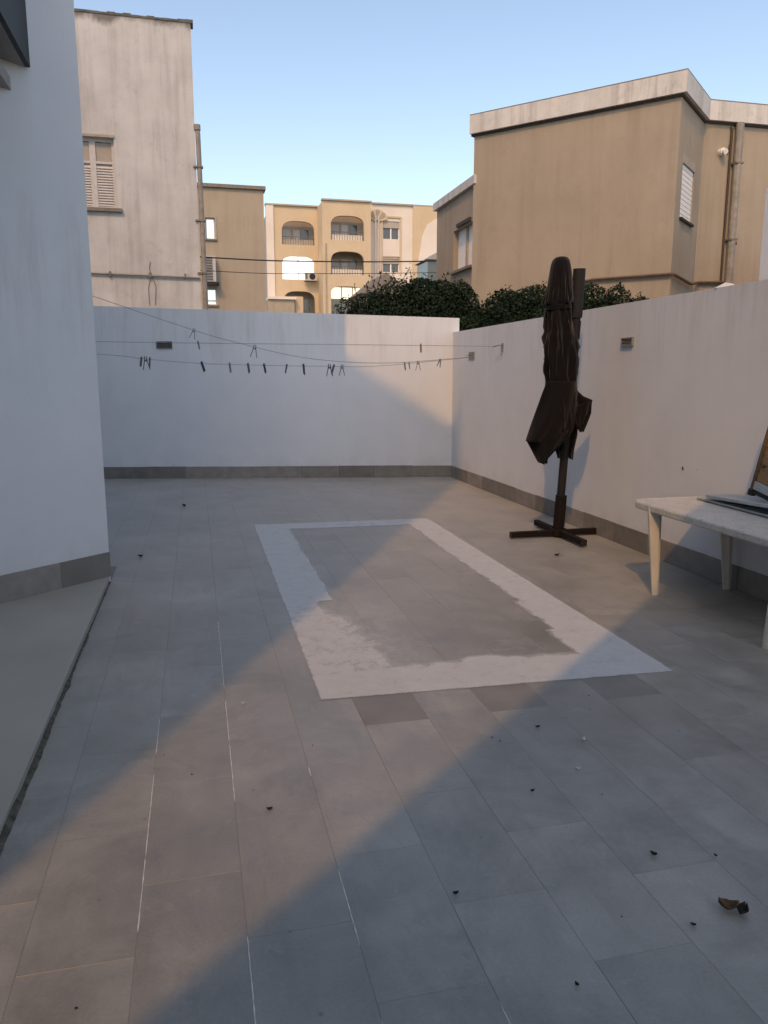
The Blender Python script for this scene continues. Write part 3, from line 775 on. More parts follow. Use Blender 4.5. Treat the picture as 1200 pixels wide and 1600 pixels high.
pm = {'dark': simple('dark_green_peg_plastic', (.045, .060, .065), .5), 'green': simple('faded_green_peg_plastic', (.09, .16, .15), .5),
      'grey': simple('grey_peg_plastic', (.13, .14, .15), .5), 'red': simple('orange_brown_peg_plastic', (.30, .13, .06), .5)}
pmesh = {(c, s): peg_mesh('clothes_peg', pm[c], s) for c in pm for s in (0.0, .012)}
from math import pi
ORD = ['first', 'second', 'third', 'fourth', 'fifth', 'sixth', 'seventh', 'eighth', 'ninth', 'tenth', 'eleventh', 'twelfth', 'thirteenth', 'fourteenth', 'fifteenth', 'sixteenth']
# x on line, colour, open, tilt (deg), size
low = [(-.655, 'grey', 0, 3, 1), (-.60, 'dark', 1, -4, 1.35), (-.565, 'dark', 0, 25, 1.1), (.10, 'dark', 0, -20, 1.1), (.44, 'grey', 0, 2, 1.05), (.69, 'grey', 0, -24, 1.1), (.91, 'dark', 0, -20, 1.05),
       (1.19, 'dark', 0, -3, 1.0), (1.46, 'dark', 0, -22, 1.2), (1.81, 'dark', 1, 0, 1.35), (1.85, 'grey', 0, -22, 1.15), (1.975, 'green', 1, 0, 1.2), (2.89, 'grey', 0, 2, .9), (2.97, 'grey', 0, 42, .9), (3.09, 'dark', 1, 0, 1.1), (3.45, 'grey', 1, 18, .95)]
cn = {'dark': 'dark', 'green': 'faded green', 'grey': 'grey', 'red': 'orange brown'}
def peg(p, c, op, tilt, sz, label):
    o = bpy.data.objects.new('clothes_peg', pmesh[(c, .012 if op else 0.0)]); link(o, None, p); o.scale = (sz * 1.3,) * 3
    o.rotation_euler = (R(rng.uniform(-12, 12)), R(tilt), R(rng.uniform(-15, 25) + (0 if op else 75))); tag(o, label, 'clothes peg', 'pegs on the washing lines')
for k, (x, c, op, tl, s_) in enumerate(low):
    peg(line_z(loL, x), c, op, tl, s_, '%s %s plastic peg from the left on the lowest washing line' % (ORD[k], cn[c]))
peg(line_z(hiL, .024), 'green', 1, 15, 1.1, 'faded green peg highest up on the sagging washing line')
peg(line_z(hiL, .802), 'green', 1, 8, 1.35, 'larger faded green peg on the sagging line above the upper line crossing')
peg((.05, 9.690, 1.992), 'grey', 0, -18, .8, 'single small grey peg clipped on the left of the upper level washing line')
peg((2.83, 9.683, 1.984), 'red', 0, 0, .9, 'orange brown peg hanging from the upper line near the corner')

# ------------------------------------------------------------------ debris on the floor
def leaf_obj(name, x, y, size, mat, curl, rot, label, seed, z=.004):
    r = random.Random(seed); n = 7; vs = []
    for i in range(n + 1):
        t = i / n; wd = size * .38 * math.sin(math.pi * min(.98, max(.03, t))) ** .8
        for s_ in (-1, -.5, 0, .5, 1):
            zz = z + curl * size * (abs(s_) ** 1.5 * .55 + .55 * (2 * t - 1) ** 2) + r.uniform(0, .06) * size
            vs.append((wd * s_ * (1 + r.uniform(-.12, .12)), size * (t - .5), zz))
    fs = [(i * 5 + k, i * 5 + k + 1, (i + 1) * 5 + k + 1, (i + 1) * 5 + k) for i in range(n) for k in range(4)]
    c_, s2 = math.cos(R(rot)), math.sin(R(rot))
    vs = [(x + a_ * c_ - b_ * s2, y + a_ * s2 + b_ * c_, zz) for a_, b_, zz in vs]
    o = mesh_obj(name, vs, fs, mat, None, (x, y, 0), True)
    sm = o.modifiers.new('thick', 'SOLIDIFY'); sm.thickness = .0012
    tag(o, label, 'leaf', 'bits of leaf and chips on the tiles'); return o
leaf_obj('dry_leaf', 1.505, 1.78, .058, M['dry'], .55, 60, 'large curled brown dry leaf at the lower right of the floor', 1)
leaf_obj('dry_leaf', 1.535, 1.755, .050, M['dry_dark'], .5, 120, 'dark shred of leaf tucked under the large curled brown leaf', 31)
for k, (x, y, s_, m_, rt_, lb) in enumerate([
    (1.439, 2.073, .030, 'dry_dark', 40, 'dark crumpled leaf bit left of the large brown leaf'),
    (1.467, 3.051, .026, 'dry_dark', 80, 'small dark leaf bit just in front of the white outline'),
    (1.212, 2.545, .022, 'dry_dark', 95, 'small dark chip near the middle of the shaded floor'),
    (.203, 2.655, .028, 'dry_dark', 85, 'dark leaf bit in the middle of the sunlit strip'),
    (.725, 2.042, .024, 'dry_dark', 88, 'narrow dark leaf bit low in the centre of the floor'),
    (1.36, 1.745, .020, 'dry_dark', 50, 'tiny dark chip left of the large brown leaf'),
    (-.198, 9.696, .075, 'dry_dark', 30, 'dark leaf far back under the washing lines'),
    (-.54, 7.013, .055, 'dry_dark', 70, 'dark leaf near the house corner'),
    (3.098, 6.184, .050, 'dry_dark', 85, 'dark leaf in front of the umbrella base'),
    (1.464, 2.656, .026, 'dry_pale', 75, 'pale chip lying right of centre on the shaded floor'),
    (1.612, 2.886, .032, 'dry_pale', 140, 'longer pale scrap behind the pale chip'),
    (.165, 3.63, .024, 'dry_pale', 60, 'pale chip by the left edge of the sunlit strip'),
    (.52, 6.55, .03, 'dry_pale', 60, 'pale chip left of the white outline'),
    (1.64, 2.02, .016, 'dry_dark', 20, 'tiny dark speck right of the dark crumpled leaf'),
    (.92, 1.62, .018, 'dry_dark', 20, 'tiny dark chip at the bottom of the floor')]):
    leaf_obj('leaf_scrap', x, y, s_ * .8, M[m_], .5, rt_, lb, k + 3)
mb = MB(); r4 = random.Random(5)
for k in range(60):
    x = r4.uniform(-.6, 3.8); y = 1.3 + 9.5 * r4.random() ** 1.5; s_ = r4.uniform(.002, .0055)
    a_ = r4.uniform(0, 6.28)
    v = [(x + s_ * math.cos(a_ + q) * r4.uniform(.6, 1.3), y + s_ * math.sin(a_ + q) * r4.uniform(.6, 1.3), .002) for q in (0, 1.6, 3.1, 4.7)] + [(x, y, .002 + s_ * .7)]
    mb.add(v, [(0, 1, 4), (1, 2, 4), (2, 3, 4), (3, 0, 4), (3, 2, 1, 0)])
cr = mb.build('crumbs', M['dry_dark']); tag(cr, 'scattered dark crumbs of soil and leaf on the tiles', 'debris', kind='stuff')

# ================================================================== BUILDINGS BEYOND
def scl(k, X, Y, z): return (X * k, Y * k, 1.6 + (z - 1.6) * k)
def Z(k, z): return 1.6 + (z - 1.6) * k
# --- stained cream building on the left, front at Y = 18
k = 1.2
cb = empty('cream_building', (-3.5, 20, -.35), 'tall water stained cream plaster building behind the back wall on the left', 'building')
Wc = Wall((-9.0, 18), 90, 1)
def cx(X): return X * k + 9.0
zt = Z(k, 7.715); wz0, wz1 = Z(k, 4.50), Z(k, 5.67); wx0, wx1 = cx(-2.05), cx(-1.215)
Wc.slab([(0, -.35), (cx(.172), -.35), (cx(.172), zt - .10), (0, zt - .10)], [rect(wx0, wx1, wz0, wz1)], .25).build('front_wall', M['cream_old'], cb)
MB().box((-9, 18.25, -.35), (.172 * k, 24, zt - .10)).build('body', M['cream_old'], cb)
mb = MB(); r5 = random.Random(4); n = 60; L_ = cx(.172) + .05          # ragged stained roof edge
for i in range(n):
    a0, a1 = L_ * i / n, L_ * (i + 1) / n
    Wc.box(a0, a1, zt - .1005, zt - .05 + r5.uniform(-.012, .012), -.3, .012 + r5.uniform(0, .004), mb)
mb.build('roof_edge', M['roof_stain'], cb)
wn = Wc.box(wx0, wx1, wz0, wz1, -.17, -.14).build('window', M['shutter'], cb)
for a0, a1 in ((wx0 + .03, (wx0 + wx1) / 2 + .17), ((wx0 + wx1) / 2 + .24, wx1 - .04)):
    pass
wm = wx0 + (wx1 - wx0) * .56
mb = MB()
for a0, a1 in ((wx0, wx0 + .06), (wm - .06, wm + .06), (wx1 - .06, wx1)): Wc.box(a0, a1, wz0 + .05, wz1 - .02, -.14, -.09, mb)
for z0_, z1_ in ((wz0, wz0 + .05), (wz1 - .07, wz1), (wz1 - .50, wz1 - .45)): Wc.box(wx0, wx1, z0_, z1_, -.14, -.088, mb)
mb.build('frame', M['shutter'], wn)
for (a0, a1) in ((wx0 + .06, wm - .06), (wm + .06, wx1 - .06)):
    nn = 15
    mb = MB()
    for i in range(nn):
        z = wz0 + .06 + (wz1 - wz0 - .60) * i / nn
        vs = [Wc.pt(a_, z + dz, o) for a_ in (a0, a1) for dz, o in ((0, -.098), (.012, -.095), (.058, -.125), (.046, -.128))]
        mb.add(vs, [(0,1,2,3),(7,6,5,4),(0,4,5,1),(1,5,6,2),(2,6,7,3),(3,7,4,0)])
    so_ = mb.build('slats', M['shutter'], wn); so_['kind'] = 'stuff'
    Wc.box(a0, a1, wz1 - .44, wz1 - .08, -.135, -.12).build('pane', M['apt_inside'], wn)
Wc.box(wx0 - .08, wx1 + .10, wz0 - .07, wz0, -.05, .08).build('window_sill', M['sill'], cb)
Wc.box(wx0 - .02, wx1 + .02, wz1, wz1 + .05, .0, .03).build('lintel', M['lintel'], cb)
mb = MB().tube([Wc.pt(cx(-3), Z(k, 3.40), .04), Wc.pt(cx(-1.7), Z(k, 3.39), .04), Wc.pt(cx(-.6), Z(k, 3.375), .045), Wc.pt(cx(.165), Z(k, 3.36), .04)], .022, 6); mb.build('water_pipe', M['pipe_grey'], cb)
for q in (-1.4, -.72, -.1):
    Wc.box(cx(q) - .02, cx(q) + .02, Z(k, 3.34), Z(k, 3.43), .0, .065).build('pipe_clip', M['sill'], cb)
mb = MB(); q0 = Wc.pt(cx(-.70), Z(k, 3.62), .015)           # hairline wiring running down the wall
mb.tube([q0, q0 + Vector((-.03, 0, -.15)), q0 + Vector((.03, 0, -.3)), q0 + Vector((.09, 0, -.52)), q0 + Vector((.06, 0, -.9))], .007, 5)
mb.tube([q0 + Vector((0, 0, -.28)), q0 + Vector((-.07, 0, -.55)), q0 + Vector((-.06, 0, -.9))], .006, 5); mb.build('wiring', M['sill'], cb)
# downpipe on its corner
mb = MB(); xx = .172 * k + .06
mb.tube([(xx - .02, 18.02, Z(k, 5.98)), (xx, 18.02, Z(k, 5.85)), (xx + .02, 18.02, 4.5), (xx + .03, 18.02, .2)], .055, 10); mb.build('drain_pipe', M['pipe_grey'], cb)
MB().tube([(xx - .01, 18.02, Z(k, 5.9)), (xx - .01, 18.02, Z(k, 5.99))], .075, 10).build('pipe_collar', M['pipe_grey'], cb)
for z in (6.0, 4.9, 3.8): MB().box((xx - .12, 17.955, z), (xx + .085, 18.08, z + .035)).build('pipe_clip', M['sill'], cb)

# --- plain tan building, front at Y = 33.6
k = 1.2; Wt = Wall((-6, 33.6), 90, 1)
def tx(X): return X * k + 6
tbg = empty('tan_building', (-1, 36, -.35), 'plain tan building with small windows behind the cream one', 'building')
h1 = rect(tx(.545), tx(.865), Z(k, 6.18), Z(k, 6.88)); h2 = rect(tx(.50), tx(.84), Z(k, 4.0), Z(k, 4.56))
Wt.slab([(0, -.35), (tx(2.47), -.35), (tx(2.53), Z(k, 7.85)), (0, Z(k, 7.85))], [h1, h2], .3).build('front_wall', M['brown_flat'], tbg)
MB().box((-6, 33.95, -.35), (2.4 * k, 40, Z(k, 7.8))).build('body', M['brown_flat'], tbg)
Wt.box(-.1, tx(2.60), Z(k, 7.85), Z(k, 7.96), -.6, .12).build('roof_edge', M['sill'], tbg)
for hh in (h1, h2):
    a0, a1, z0_, z1_ = hh[0][0], hh[1][0], hh[0][1], hh[2][1]
    wn = Wt.box(a0, a1, z0_, z1_, -.24, -.20).build('window', M['glare_cool'], tbg)
    mb = MB()
    for b in ((a0, a0 + .05, z0_, z1_), (a1 - .05, a1, z0_, z1_), (a0 + .05, a1 - .05, z0_, z0_ + .05), (a0 + .05, a1 - .05, z1_ - .05, z1_)): Wt.box(*b, -.20, -.12, mb)
    if hh is h2: Wt.box(a0 + .05, a1 - .05, z0_ + .16, z0_ + .21, -.20, -.13, mb)
    mb.build('frame', M['shutter'], wn)
    Wt.box(a0 - .05, a1 + .06, z0_ - .06, z0_, -.02, .07).build('window_sill', M['sill'], tbg)
    Wt.box(a1, a1 + .06, z0_, z1_ + .05, 0, .03).build('trim', M['lintel'], tbg)
def ac_unit(P, w_, h_, d_, label):
    t = empty('air_conditioner', P, label, 'air conditioner'); P = Vector(P)
    MB().box(P, P + Vector((w_, d_, h_))).build('casing', M['ac'], t)
    c_ = P + Vector((w_ * .62, 0, h_ * .5)); mb = MB(); r_ = h_ * .40; n = 20
    mb.add([c_ + Vector((r_ * math.cos(2 * pi * i / n), -.012, r_ * math.sin(2 * pi * i / n))) for i in range(n)] + [c_ + Vector((r_ * math.cos(2 * pi * i / n), .003, r_ * math.sin(2 * pi * i / n))) for i in range(n)],
           [tuple(range(n)), tuple(range(n, 2 * n))[::-1]] + [(i, (i + 1) % n, n + (i + 1) % n, n + i) for i in range(n)])
    mb.build('fan_grille', M['black'], t)
    MB().box(P + Vector((.02, -.01, .1)), P + Vector((w_ * .2, .0, h_ - .1))).build('vent_panel', M['vent'], t)
    MB().box(P + Vector((-.02, .05, -.06)), P + Vector((w_ + .02, d_ + .2, 0))).build('bracket', M['vent'], t)
    return t
# tall caged condenser on the tan wall
t = empty('air_conditioner', (.50 * k, 33.1, Z(k, 4.72)), 'tall louvred outdoor unit hung on the tan building between its two windows', 'air conditioner')
MB().box((.47 * k, 33.2, Z(k, 4.75)), (.83 * k, 33.55, Z(k, 5.58))).build('casing', M['ac'], t)
for i in range(9):
    z = Z(k, 4.80) + i * .105; MB().box((.49 * k, 33.17, z), (.72 * k, 33.21, z + .06)).build('slat', M['vent'], t)
MB().box((.45 * k, 33.15, Z(k, 4.66)), (.93 * k, 33.6, Z(k, 4.73))).build('bracket', M['black'], t)

# --- distant apartment block, left face at Y = 64
k = 64 / 60
Wa = Wall((0, 64), 90, 1); Wb = Wall((0, 61.6), 90, 1)
ap = empty('apartment_block', (14, 66, -.35), 'distant beige and cream apartment block with arched loggias', 'building')
def ax(X): return X * k
kb = 61.6 / 60
def bx_(X): return X * kb
def az(z): return Z(k, z)
def bz(z): return Z(kb, z)
holes = [arch(ax(6.70), ax(9.15), az(11.25), az(12.95), .75), arch(ax(6.68), ax(9.12), az(8.75), az(10.45), .6), arch(ax(6.75), ax(9.12), az(5.8), az(7.9), .75)]
Wa.slab([(ax(6.1), -.35), (ax(10.2), -.35), (ax(10.2), az(13.95)), (ax(6.1), az(14.0))], holes, .35).build('left_facade', M['beige_apt'], ap)
Wa.slab([(ax(5.55), -.35), (ax(6.1), -.35), (ax(6.1), az(14.0)), (ax(5.55), az(14.02))], [], .5, .12).build('pilaster', M['pale_apt'], ap)
holes = [arch(bx_(10.40), bx_(12.97), bz(11.72), bz(13.50), .7), arch(bx_(10.38), bx_(12.95), bz(9.20), bz(10.92), .7), arch(bx_(10.36), bx_(12.94), bz(5.8), bz(8.36), .5)]
Wb.slab([(bx_(9.75), -.35), (bx_(13.50), -.35), (bx_(13.50), bz(14.52)), (bx_(9.75), bz(14.52))], holes, .35).build('centre_facade', M['beige_apt'], ap)
MB().box((bx_(9.75), 61.955, -.35), (bx_(9.75) + .3, 66, bz(14.45))).build('side_wall', M['beige_apt'], ap)
MB().box((bx_(13.5) - .3, 61.955, -.35), (bx_(13.5), 66, bz(14.45))).build('side_wall', M['beige_apt'], ap)
# right plain sections
Wd = Wall((0, 62.6), 90, 1); kd = 62.6 / 60
def dx_(X): return X * kd
def dz(z): return Z(kd, z)
h1 = rect(dx_(14.42), dx_(15.75), dz(11.95), dz(13.25)); h2 = rect(dx_(14.42), dx_(15.75), dz(9.5), dz(10.5))
Wd.slab([(dx_(13.2), -.35), (dx_(16.8), -.35), (dx_(16.8), dz(14.43)), (dx_(13.2), dz(14.43))], [h1, h2], .3).build('plain_facade', M['pale_apt'], ap)
Wd.slab([(dx_(16.8), -.35), (dx_(22.5), -.35), (dx_(22.5), dz(14.42)), (dx_(16.8), dz(14.42))], [], .3, .15).build('right_facade', M['beige_apt'], ap)
Wd.slab([(dx_(17.0), dz(3)), (dx_(21.2), dz(3)), (dx_(20.9), dz(11.5)), (dx_(20.2), dz(12.6)), (dx_(18.7), dz(13.6)), (dx_(17.9), dz(13.1)), (dx_(17.5), dz(12.2)), (dx_(17.25), dz(10.6)), (dx_(17.0), dz(8.5))], [], .12, .25).build('pale_relief', M['pale_apt'], ap)
mb = MB(); r6 = random.Random(9)
for (a0, a1, z, Wq) in ((ax(5.5), ax(9.9), az(13.98), Wa), (bx_(9.72), bx_(13.53), bz(14.52), Wb), (dx_(13.53), dx_(16.8), dz(14.43), Wd), (dx_(16.8), dx_(22.5), dz(14.42), Wd)):
    Wq.box(a0, a1, z + .002, z + .12, -.4, .16, mb)
mb.build('parapet_cap', M['lintel'], ap)
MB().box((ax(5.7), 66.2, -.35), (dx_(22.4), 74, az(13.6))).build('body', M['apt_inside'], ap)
# loggia interiors: back wall, floor slab, glazing, rail
def loggia(Wq, a0, a1, z0_, z1_, f, style):
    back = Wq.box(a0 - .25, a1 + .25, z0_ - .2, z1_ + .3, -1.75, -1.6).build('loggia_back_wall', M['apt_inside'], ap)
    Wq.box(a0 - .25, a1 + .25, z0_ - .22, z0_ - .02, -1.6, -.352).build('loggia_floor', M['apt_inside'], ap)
    if style == 'open':
        for q in (.10, .42, .66):
            wd = .24 if q != .42 else .2
            Wq.box(a0 + (a1 - a0) * q, a0 + (a1 - a0) * (q + wd), z0_, z0_ + (z1_ - z0_) * .78, -1.6, -1.56).build('window', M['shutter'] if q < .5 else M['glass_dark'], ap)
        rl = MB(); zr = z0_ + .62
        Wq.box(a0 + .05, a1 - .05, zr, zr + .05, -.24, -.18, rl)
        n = 13
        for i in range(n): a_ = a0 + .08 + (a1 - a0 - .16) * i / (n - 1); Wq.box(a_, a_ + .025, z0_, zr, -.225, -.195, rl)
        rl.build('railing', M['vent'], ap)
        Wq.box(a0 + .1, a1 - .1, z0_ + .0, z0_ + .45, -.32, -.28).build('parapet_panel', M['pale_apt'] if f else M['apt_inside'], ap)
    elif style == 'bright':
        gz = Wq.box(a0 + .04, a1 - .04, z0_, z1_ - .02, -.30, -.26)
        o = gz.build('glazing', M['glare'], ap)
        mb = MB()
        Wq.box((a0 + a1) / 2 - .025, (a0 + a1) / 2 + .025, z0_, z1_ - .05, -.26, -.22, mb); Wq.box(a0 + .05, a1 - .05, z0_ + .45, z0_ + .49, -.26, -.225, mb)
        mb.build('mullion', M['lintel'], o)
    elif style == 'warm':
        zm = bz(7.45)
        n = 3
        for i in range(n):
            A_ = a0 + (a1 - a0) * i / n; B_ = a0 + (a1 - a0) * (i + 1) / n
            Wq.box(A_ + .04, B_ - .04, zm, z1_ - .08, -.30, -.26).build('glazing', M['glare_warm'], ap)
            Wq.box(A_ + .04, B_ - .04, z0_, zm - .05, -.30, -.26).build('pane', M['glass_dark'], ap)
        Wq.box(a0 + .02, a1 - .02, zm - .05, zm, -.30, -.22).build('transom', M['pale_apt'], ap)
loggia(Wa, ax(6.70), ax(9.15), az(11.25), az(12.95), 0, 'open')
loggia(Wa, ax(6.68), ax(9.12), az(8.75), az(10.45), 0, 'bright')
loggia(Wa, ax(6.75), ax(9.12), az(5.8), az(7.9), 0, 'open')
loggia(Wb, bx_(10.40), bx_(12.97), bz(11.72), bz(13.50), 1, 'open')
loggia(Wb, bx_(10.38), bx_(12.95), bz(9.20), bz(10.92), 1, 'open')
loggia(Wb, bx_(10.36), bx_(12.94), bz(5.8), bz(8.36), 1, 'warm')
for hh in (h1, h2):
    a0, a1, z0_, z1_ = hh[0][0], hh[1][0], hh[0][1], hh[2][1]
    wn = Wd.box(a0, a1, z0_, z1_, -.25, -.2).build('window', M['glass_dark'], ap)
    mb = MB(); Wd.box(a0, a1, z0_ + .62 * (z1_ - z0_), z1_, -.2, -.06, mb).build('shutter_box', M['apt_inside'], wn)
    mb = MB(); am = (a0 + a1) / 2
    for b in ((a0, a0 + .06, z0_, z0_ + .6 * (z1_ - z0_)), (a1 - .06, a1, z0_, z0_ + .6 * (z1_ - z0_)), (am - .05, am + .05, z0_, z0_ + .6 * (z1_ - z0_)), (a0, a1, z0_ - .06, z0_)): Wd.box(*b, -.2, -.1, mb)
    mb.build('frame', M['shutter_white'], wn)
mb = MB(); Wd.box(h1[0][0] - .14, h1[0][0] - .02, dz(9.3), dz(13.5), 0, .08, mb); Wd.box(h1[1][0] + .02, h1[1][0] + .14, dz(9.3), dz(13.5), 0, .08, mb); Wd.box(h1[0][0] - .14, h1[1][0] + .14, dz(13.5), dz(13.62), 0, .1, mb)
Wd.box(h1[0][0] - .02, h1[1][0] + .02, dz(10.62), dz(10.7), 0, .1, mb); mb.build('window_surround', M['beige_apt'], ap)
for q in (13.85, 14.08): MB().tube([Wd.pt(dx_(q), dz(13.6), .12), Wd.pt(dx_(q), dz(6), .12)], .07, 8).build('drain_pipe', M['shutter'], ap)
# fan-shaped motif made of petals
fc = Wd.pt(dx_(13.98), dz(13.15), .16)
for i in range(7):
    a0_ = R(12 + 156 * i / 7); a1_ = R(12 + 156 * (i + 1) / 7 - 3); r0, r1 = .12, .92
    ps_ = [fc + Vector((r * math.cos(q) * .9, o, r * math.sin(q))) for o in (0, .1) for r, q in ((r0, a0_), (r1, a0_), (r1 * 1.03, (a0_ + a1_) / 2), (r1, a1_), (r0, a1_))]
    MB().add(ps_, [(0,1,2,3,4), (9,8,7,6,5)] + [(j, (j+1) % 5, 5 + (j+1) % 5, 5 + j) for j in range(5)]).build('fan_petal', M['lintel'] if i % 2 else M['beige_apt'], ap)
MB().tube([Wb.pt(bx_(9.98), bz(11.45), .07), Wb.pt(bx_(9.98), bz(5), .07)], .05, 6).build('drain_pipe', M['lintel'], ap)
Wa.box(ax(9.55), ax(9.7), az(9.0), az(10.2), 0, .15).build('meter_box', M['vent'], ap)
# low extension with flat slab at its foot
Wa.box(ax(5.4), ax(7.45), az(7.12), az(7.32), .1, 1.9).build('canopy_slab', M['pale_apt'], ap)
Wa.box(ax(5.4), ax(7.35), az(3), az(7.12), .1, 1.7).build('annexe', M['brown_flat'], ap)
Wa.box(ax(7.45), ax(8.05), az(3), az(7.40), .1, 1.2).build('annexe', M['beige_apt'], ap)
ac_unit(Wa.pt(ax(8.30), az(8.62), .75), .92, .62, .4, 'white air conditioner outside the bright glazed loggia of the apartment block')
# little roofs between
k2 = 1.0
sh = empty('pitched_roof_shed', (9.6, 41, 4), 'small shed with a dark pitched roof seen over the bushes before the apartments', 'shed')
MB().prism([(8.6, 40), (11.2, 40), (11.2, 43), (8.6, 43)], -.35, 5.9).build('wall', M['apt_inside'], sh)
MB().add([(8.35, 39.7, 5.75), (9.72, 39.7, 6.82), (11.4, 39.7, 5.75), (8.35, 43.3, 5.75), (9.72, 43.3, 6.82), (11.4, 43.3, 5.75)], [(0,1,2), (5,4,3), (0,3,4,1), (1,4,5,2), (0,2,5,3)]).build('roof', M['sill'], sh)
sh = empty('grey_hut', (12.6, 41, 5), 'small dark grey gabled hut at the left edge of the brown house', 'hut')
MB().prism([(12.03, 40), (13.6, 40), (13.6, 42), (12.03, 42)], -.35, 7.55).build('wall', M['glass_dark'], sh)
MB().add([(11.9, 39.8, 7.55), (12.85, 39.8, 8.1), (13.8, 39.8, 7.55), (11.9, 42.2, 7.55), (12.85, 42.2, 8.1), (13.8, 42.2, 7.55)], [(0,1,2), (5,4,3), (0,3,4,1), (1,4,5,2), (0,2,5,3)]).build('roof', M['slab'], sh)

# --- brown rendered house on the right (scaled 1.2 about the eye height)
k = 1.2
K1 = Vector((6.918 * k, 10.5 * k, 0)); K0 = Vector((4.692 * k, 12.973 * k, 0)); K2 = Vector((7.978 * k, 11.454 * k, 0))
bh = empty('brown_house', (K1.x + 1, K1.y + 3, -.35), 'brown rendered house with a white cornice above the right wall', 'house')
zc1 = Z(k, 5.84); zc0 = Z(k, 5.555)
F = Wall((K1.x, K1.y), -42, -1); LF = (K0 - K1).length
S = Wall((K1.x, K1.y), 48, 1); LS = (K2 - K1).length
T = Wall((K2.x, K2.y), 90, 1)
F.slab([(0, -.35), (LF, -.35), (LF, zc0), (0, zc0)], [], .3).build('front_wall', M['brown'], bh)
sa0, sa1 = ((7.13 - 6.918) * k) / hv(48).x, ((7.66 - 6.918) * k) / hv(48).x
sz0, sz1 = Z(k, 3.93), Z(k, 4.70)
S.slab([(.3005, -.35), (LS, -.35), (LS, zc0), (.3005, zc0)], [rect(sa0, sa1, sz0, sz1)], .3).build('side_wall', M['brown'], bh)
T.slab([(.0, -.35), (6, -.35), (6, zc0), (.0, zc0)], [], .3).build('end_wall', M['brown'], bh)
fb = K0 + hv(48) * 7
mb = MB().prism([(p.x, p.y) for p in (K1 + hv(3) * .5, K2 + Vector((.1, .5, 0)), T.pt(6, 0, -.4), T.pt(6, 0, -8), fb + Vector((0, 2, 0)), K0 + hv(48) * .5)], -.35, zc0 + .15); mb.build('body', M['slab'], bh)
# cornice: 3 runs butted with a mitre
o_ = .10
def off_corner(A, d1n, d2n, P):     # intersection of two offset lines (grid is square at K1)
    return P + d1n * o_ + d2n * o_
c0 = K0 + F.n * o_ + hv(-42) * .06; c1 = K1 + F.n * o_ + S.n * o_
# K2 is a reflex corner between S (heading 48) and T (heading 90)
def isect(p, d, q, e):
    den = d.x * e.y - d.y * e.x; t = ((q.x - p.x) * e.y - (q.y - p.y) * e.x) / den; return p + d * t
c2 = isect(K1 + S.n * o_, S.d, K2 + T.n * o_, T.d); c3 = T.pt(6.1, 0, o_)
i0, i1, i2, i3 = K0 - F.n * .3 , K1 - F.n * .3 - S.n * .3, isect(K1 - S.n * .3, S.d, K2 - T.n * .3, T.d), T.pt(6.1, 0, -.3)
for a_, b_, c_, d_ in ((c0, c1, i1, i0), (c1, c2, i2, i1), (c2, c3, i3, i2)):
    MB().prism([(p.x, p.y) for p in (a_, b_, c_, d_)], zc0 + .002, zc1).build('cornice', M['cornice'], bh)
    MB().prism([(p.x, p.y) for p in (a_.lerp(d_, .15), b_.lerp(c_, .15), c_, d_)], zc0 - .035, zc0).build('cornice_shade_strip', M['dark_line'], bh)  # dark strip colours in the shade line under the cornice
# thin dark stained capping
for a_, b_, c_, d_ in ((c0, c1, i1, i0), (c1, c2, i2, i1), (c2, c3, i3, i2)):
    MB().prism([(p.x, p.y) for p in (a_, b_, c_, d_)], zc1 + .002, zc1 + .02).build('capping', M['sill'], bh)
# narrow window in the side wall: shutter and sill
wn = S.box(sa0, sa1, sz0, sz1, -.20, -.03).build('window', M['shutter_white'], bh)
for i in range(11):
    z = sz0 + (sz1 - sz0) * i / 11; S.box(sa0 + .02, sa1 - .02, z + .008, z + (sz1 - sz0) / 11 - .008, -.03, -.018).build('slat', M['shutter_white'], wn)
S.box(sa0 - .03, sa1 + .03, sz0 - .04, sz0, -.1, .05).build('window_sill', M['black'], bh)
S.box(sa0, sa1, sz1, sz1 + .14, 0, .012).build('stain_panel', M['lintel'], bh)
# brown pipe running round the walls
zp = Z(k, 3.08)
mb = MB(); mb.tube([F.pt(LF * .55, zp - .12, .05), F.pt(LF * .35, zp + .0, .05), F.pt(0.0, zp, .05), S.pt(0.02, zp, .05), S.pt(LS * .75, zp - .05, .05), T.pt(.08, zp + .02, .05), T.pt(.62, zp + .04, .05)], .028, 6)
mb.build('water_pipe', M['pipe_brown'], bh)
mb = MB(); xd = 8.57 * k - K2.x
mb.tube([T.pt(xd, zc0 - .01, .10), T.pt(xd, zc0 - .1, .10), T.pt(xd, 4, .10), T.pt(xd, .2, .10)], .075, 10); mb.build('drain_pipe', M['pipe_grey'], bh)
for z in (5.6, 4.2): T.box(xd - .085, xd + .085, z, z + .03, 0, .178).build('pipe_clip', M['sill'], bh)
mb = MB(); mb.tube([T.pt(xd - .14, zc0 - .06, .03), T.pt(xd - .13, zc0 - .3, .03), T.pt(xd - .18, zc0 - .55, .02)], .014, 5); mb.tube([T.pt(xd - .13, zc0 - .1, .04), T.pt(xd - .125, 4, .03), T.pt(xd - .125, .5, .03)], .022, 6); mb.build('cable', M['dark_line'], bh)
xl = 8.30 * k - K2.x
MB().tube([T.pt(xl, Z(k, 5.11), 0), T.pt(xl, Z(k, 5.11), .10)], .065, 12).build('wall_lamp', M['shutter_white'], bh)
MB().tube([T.pt(xl, Z(k, 5.11), .1), T.pt(xl, Z(k, 5.09), .17)], .05, 12).build('wall_lamp_glass', M['shutter_white'], bh)
MB().tube([T.pt(xd + .06, Z(k, 3.72), .08), T.pt(xd + .10, Z(k, 3.72), .12)], .03, 8).build('pipe_tap', M['black'], bh)
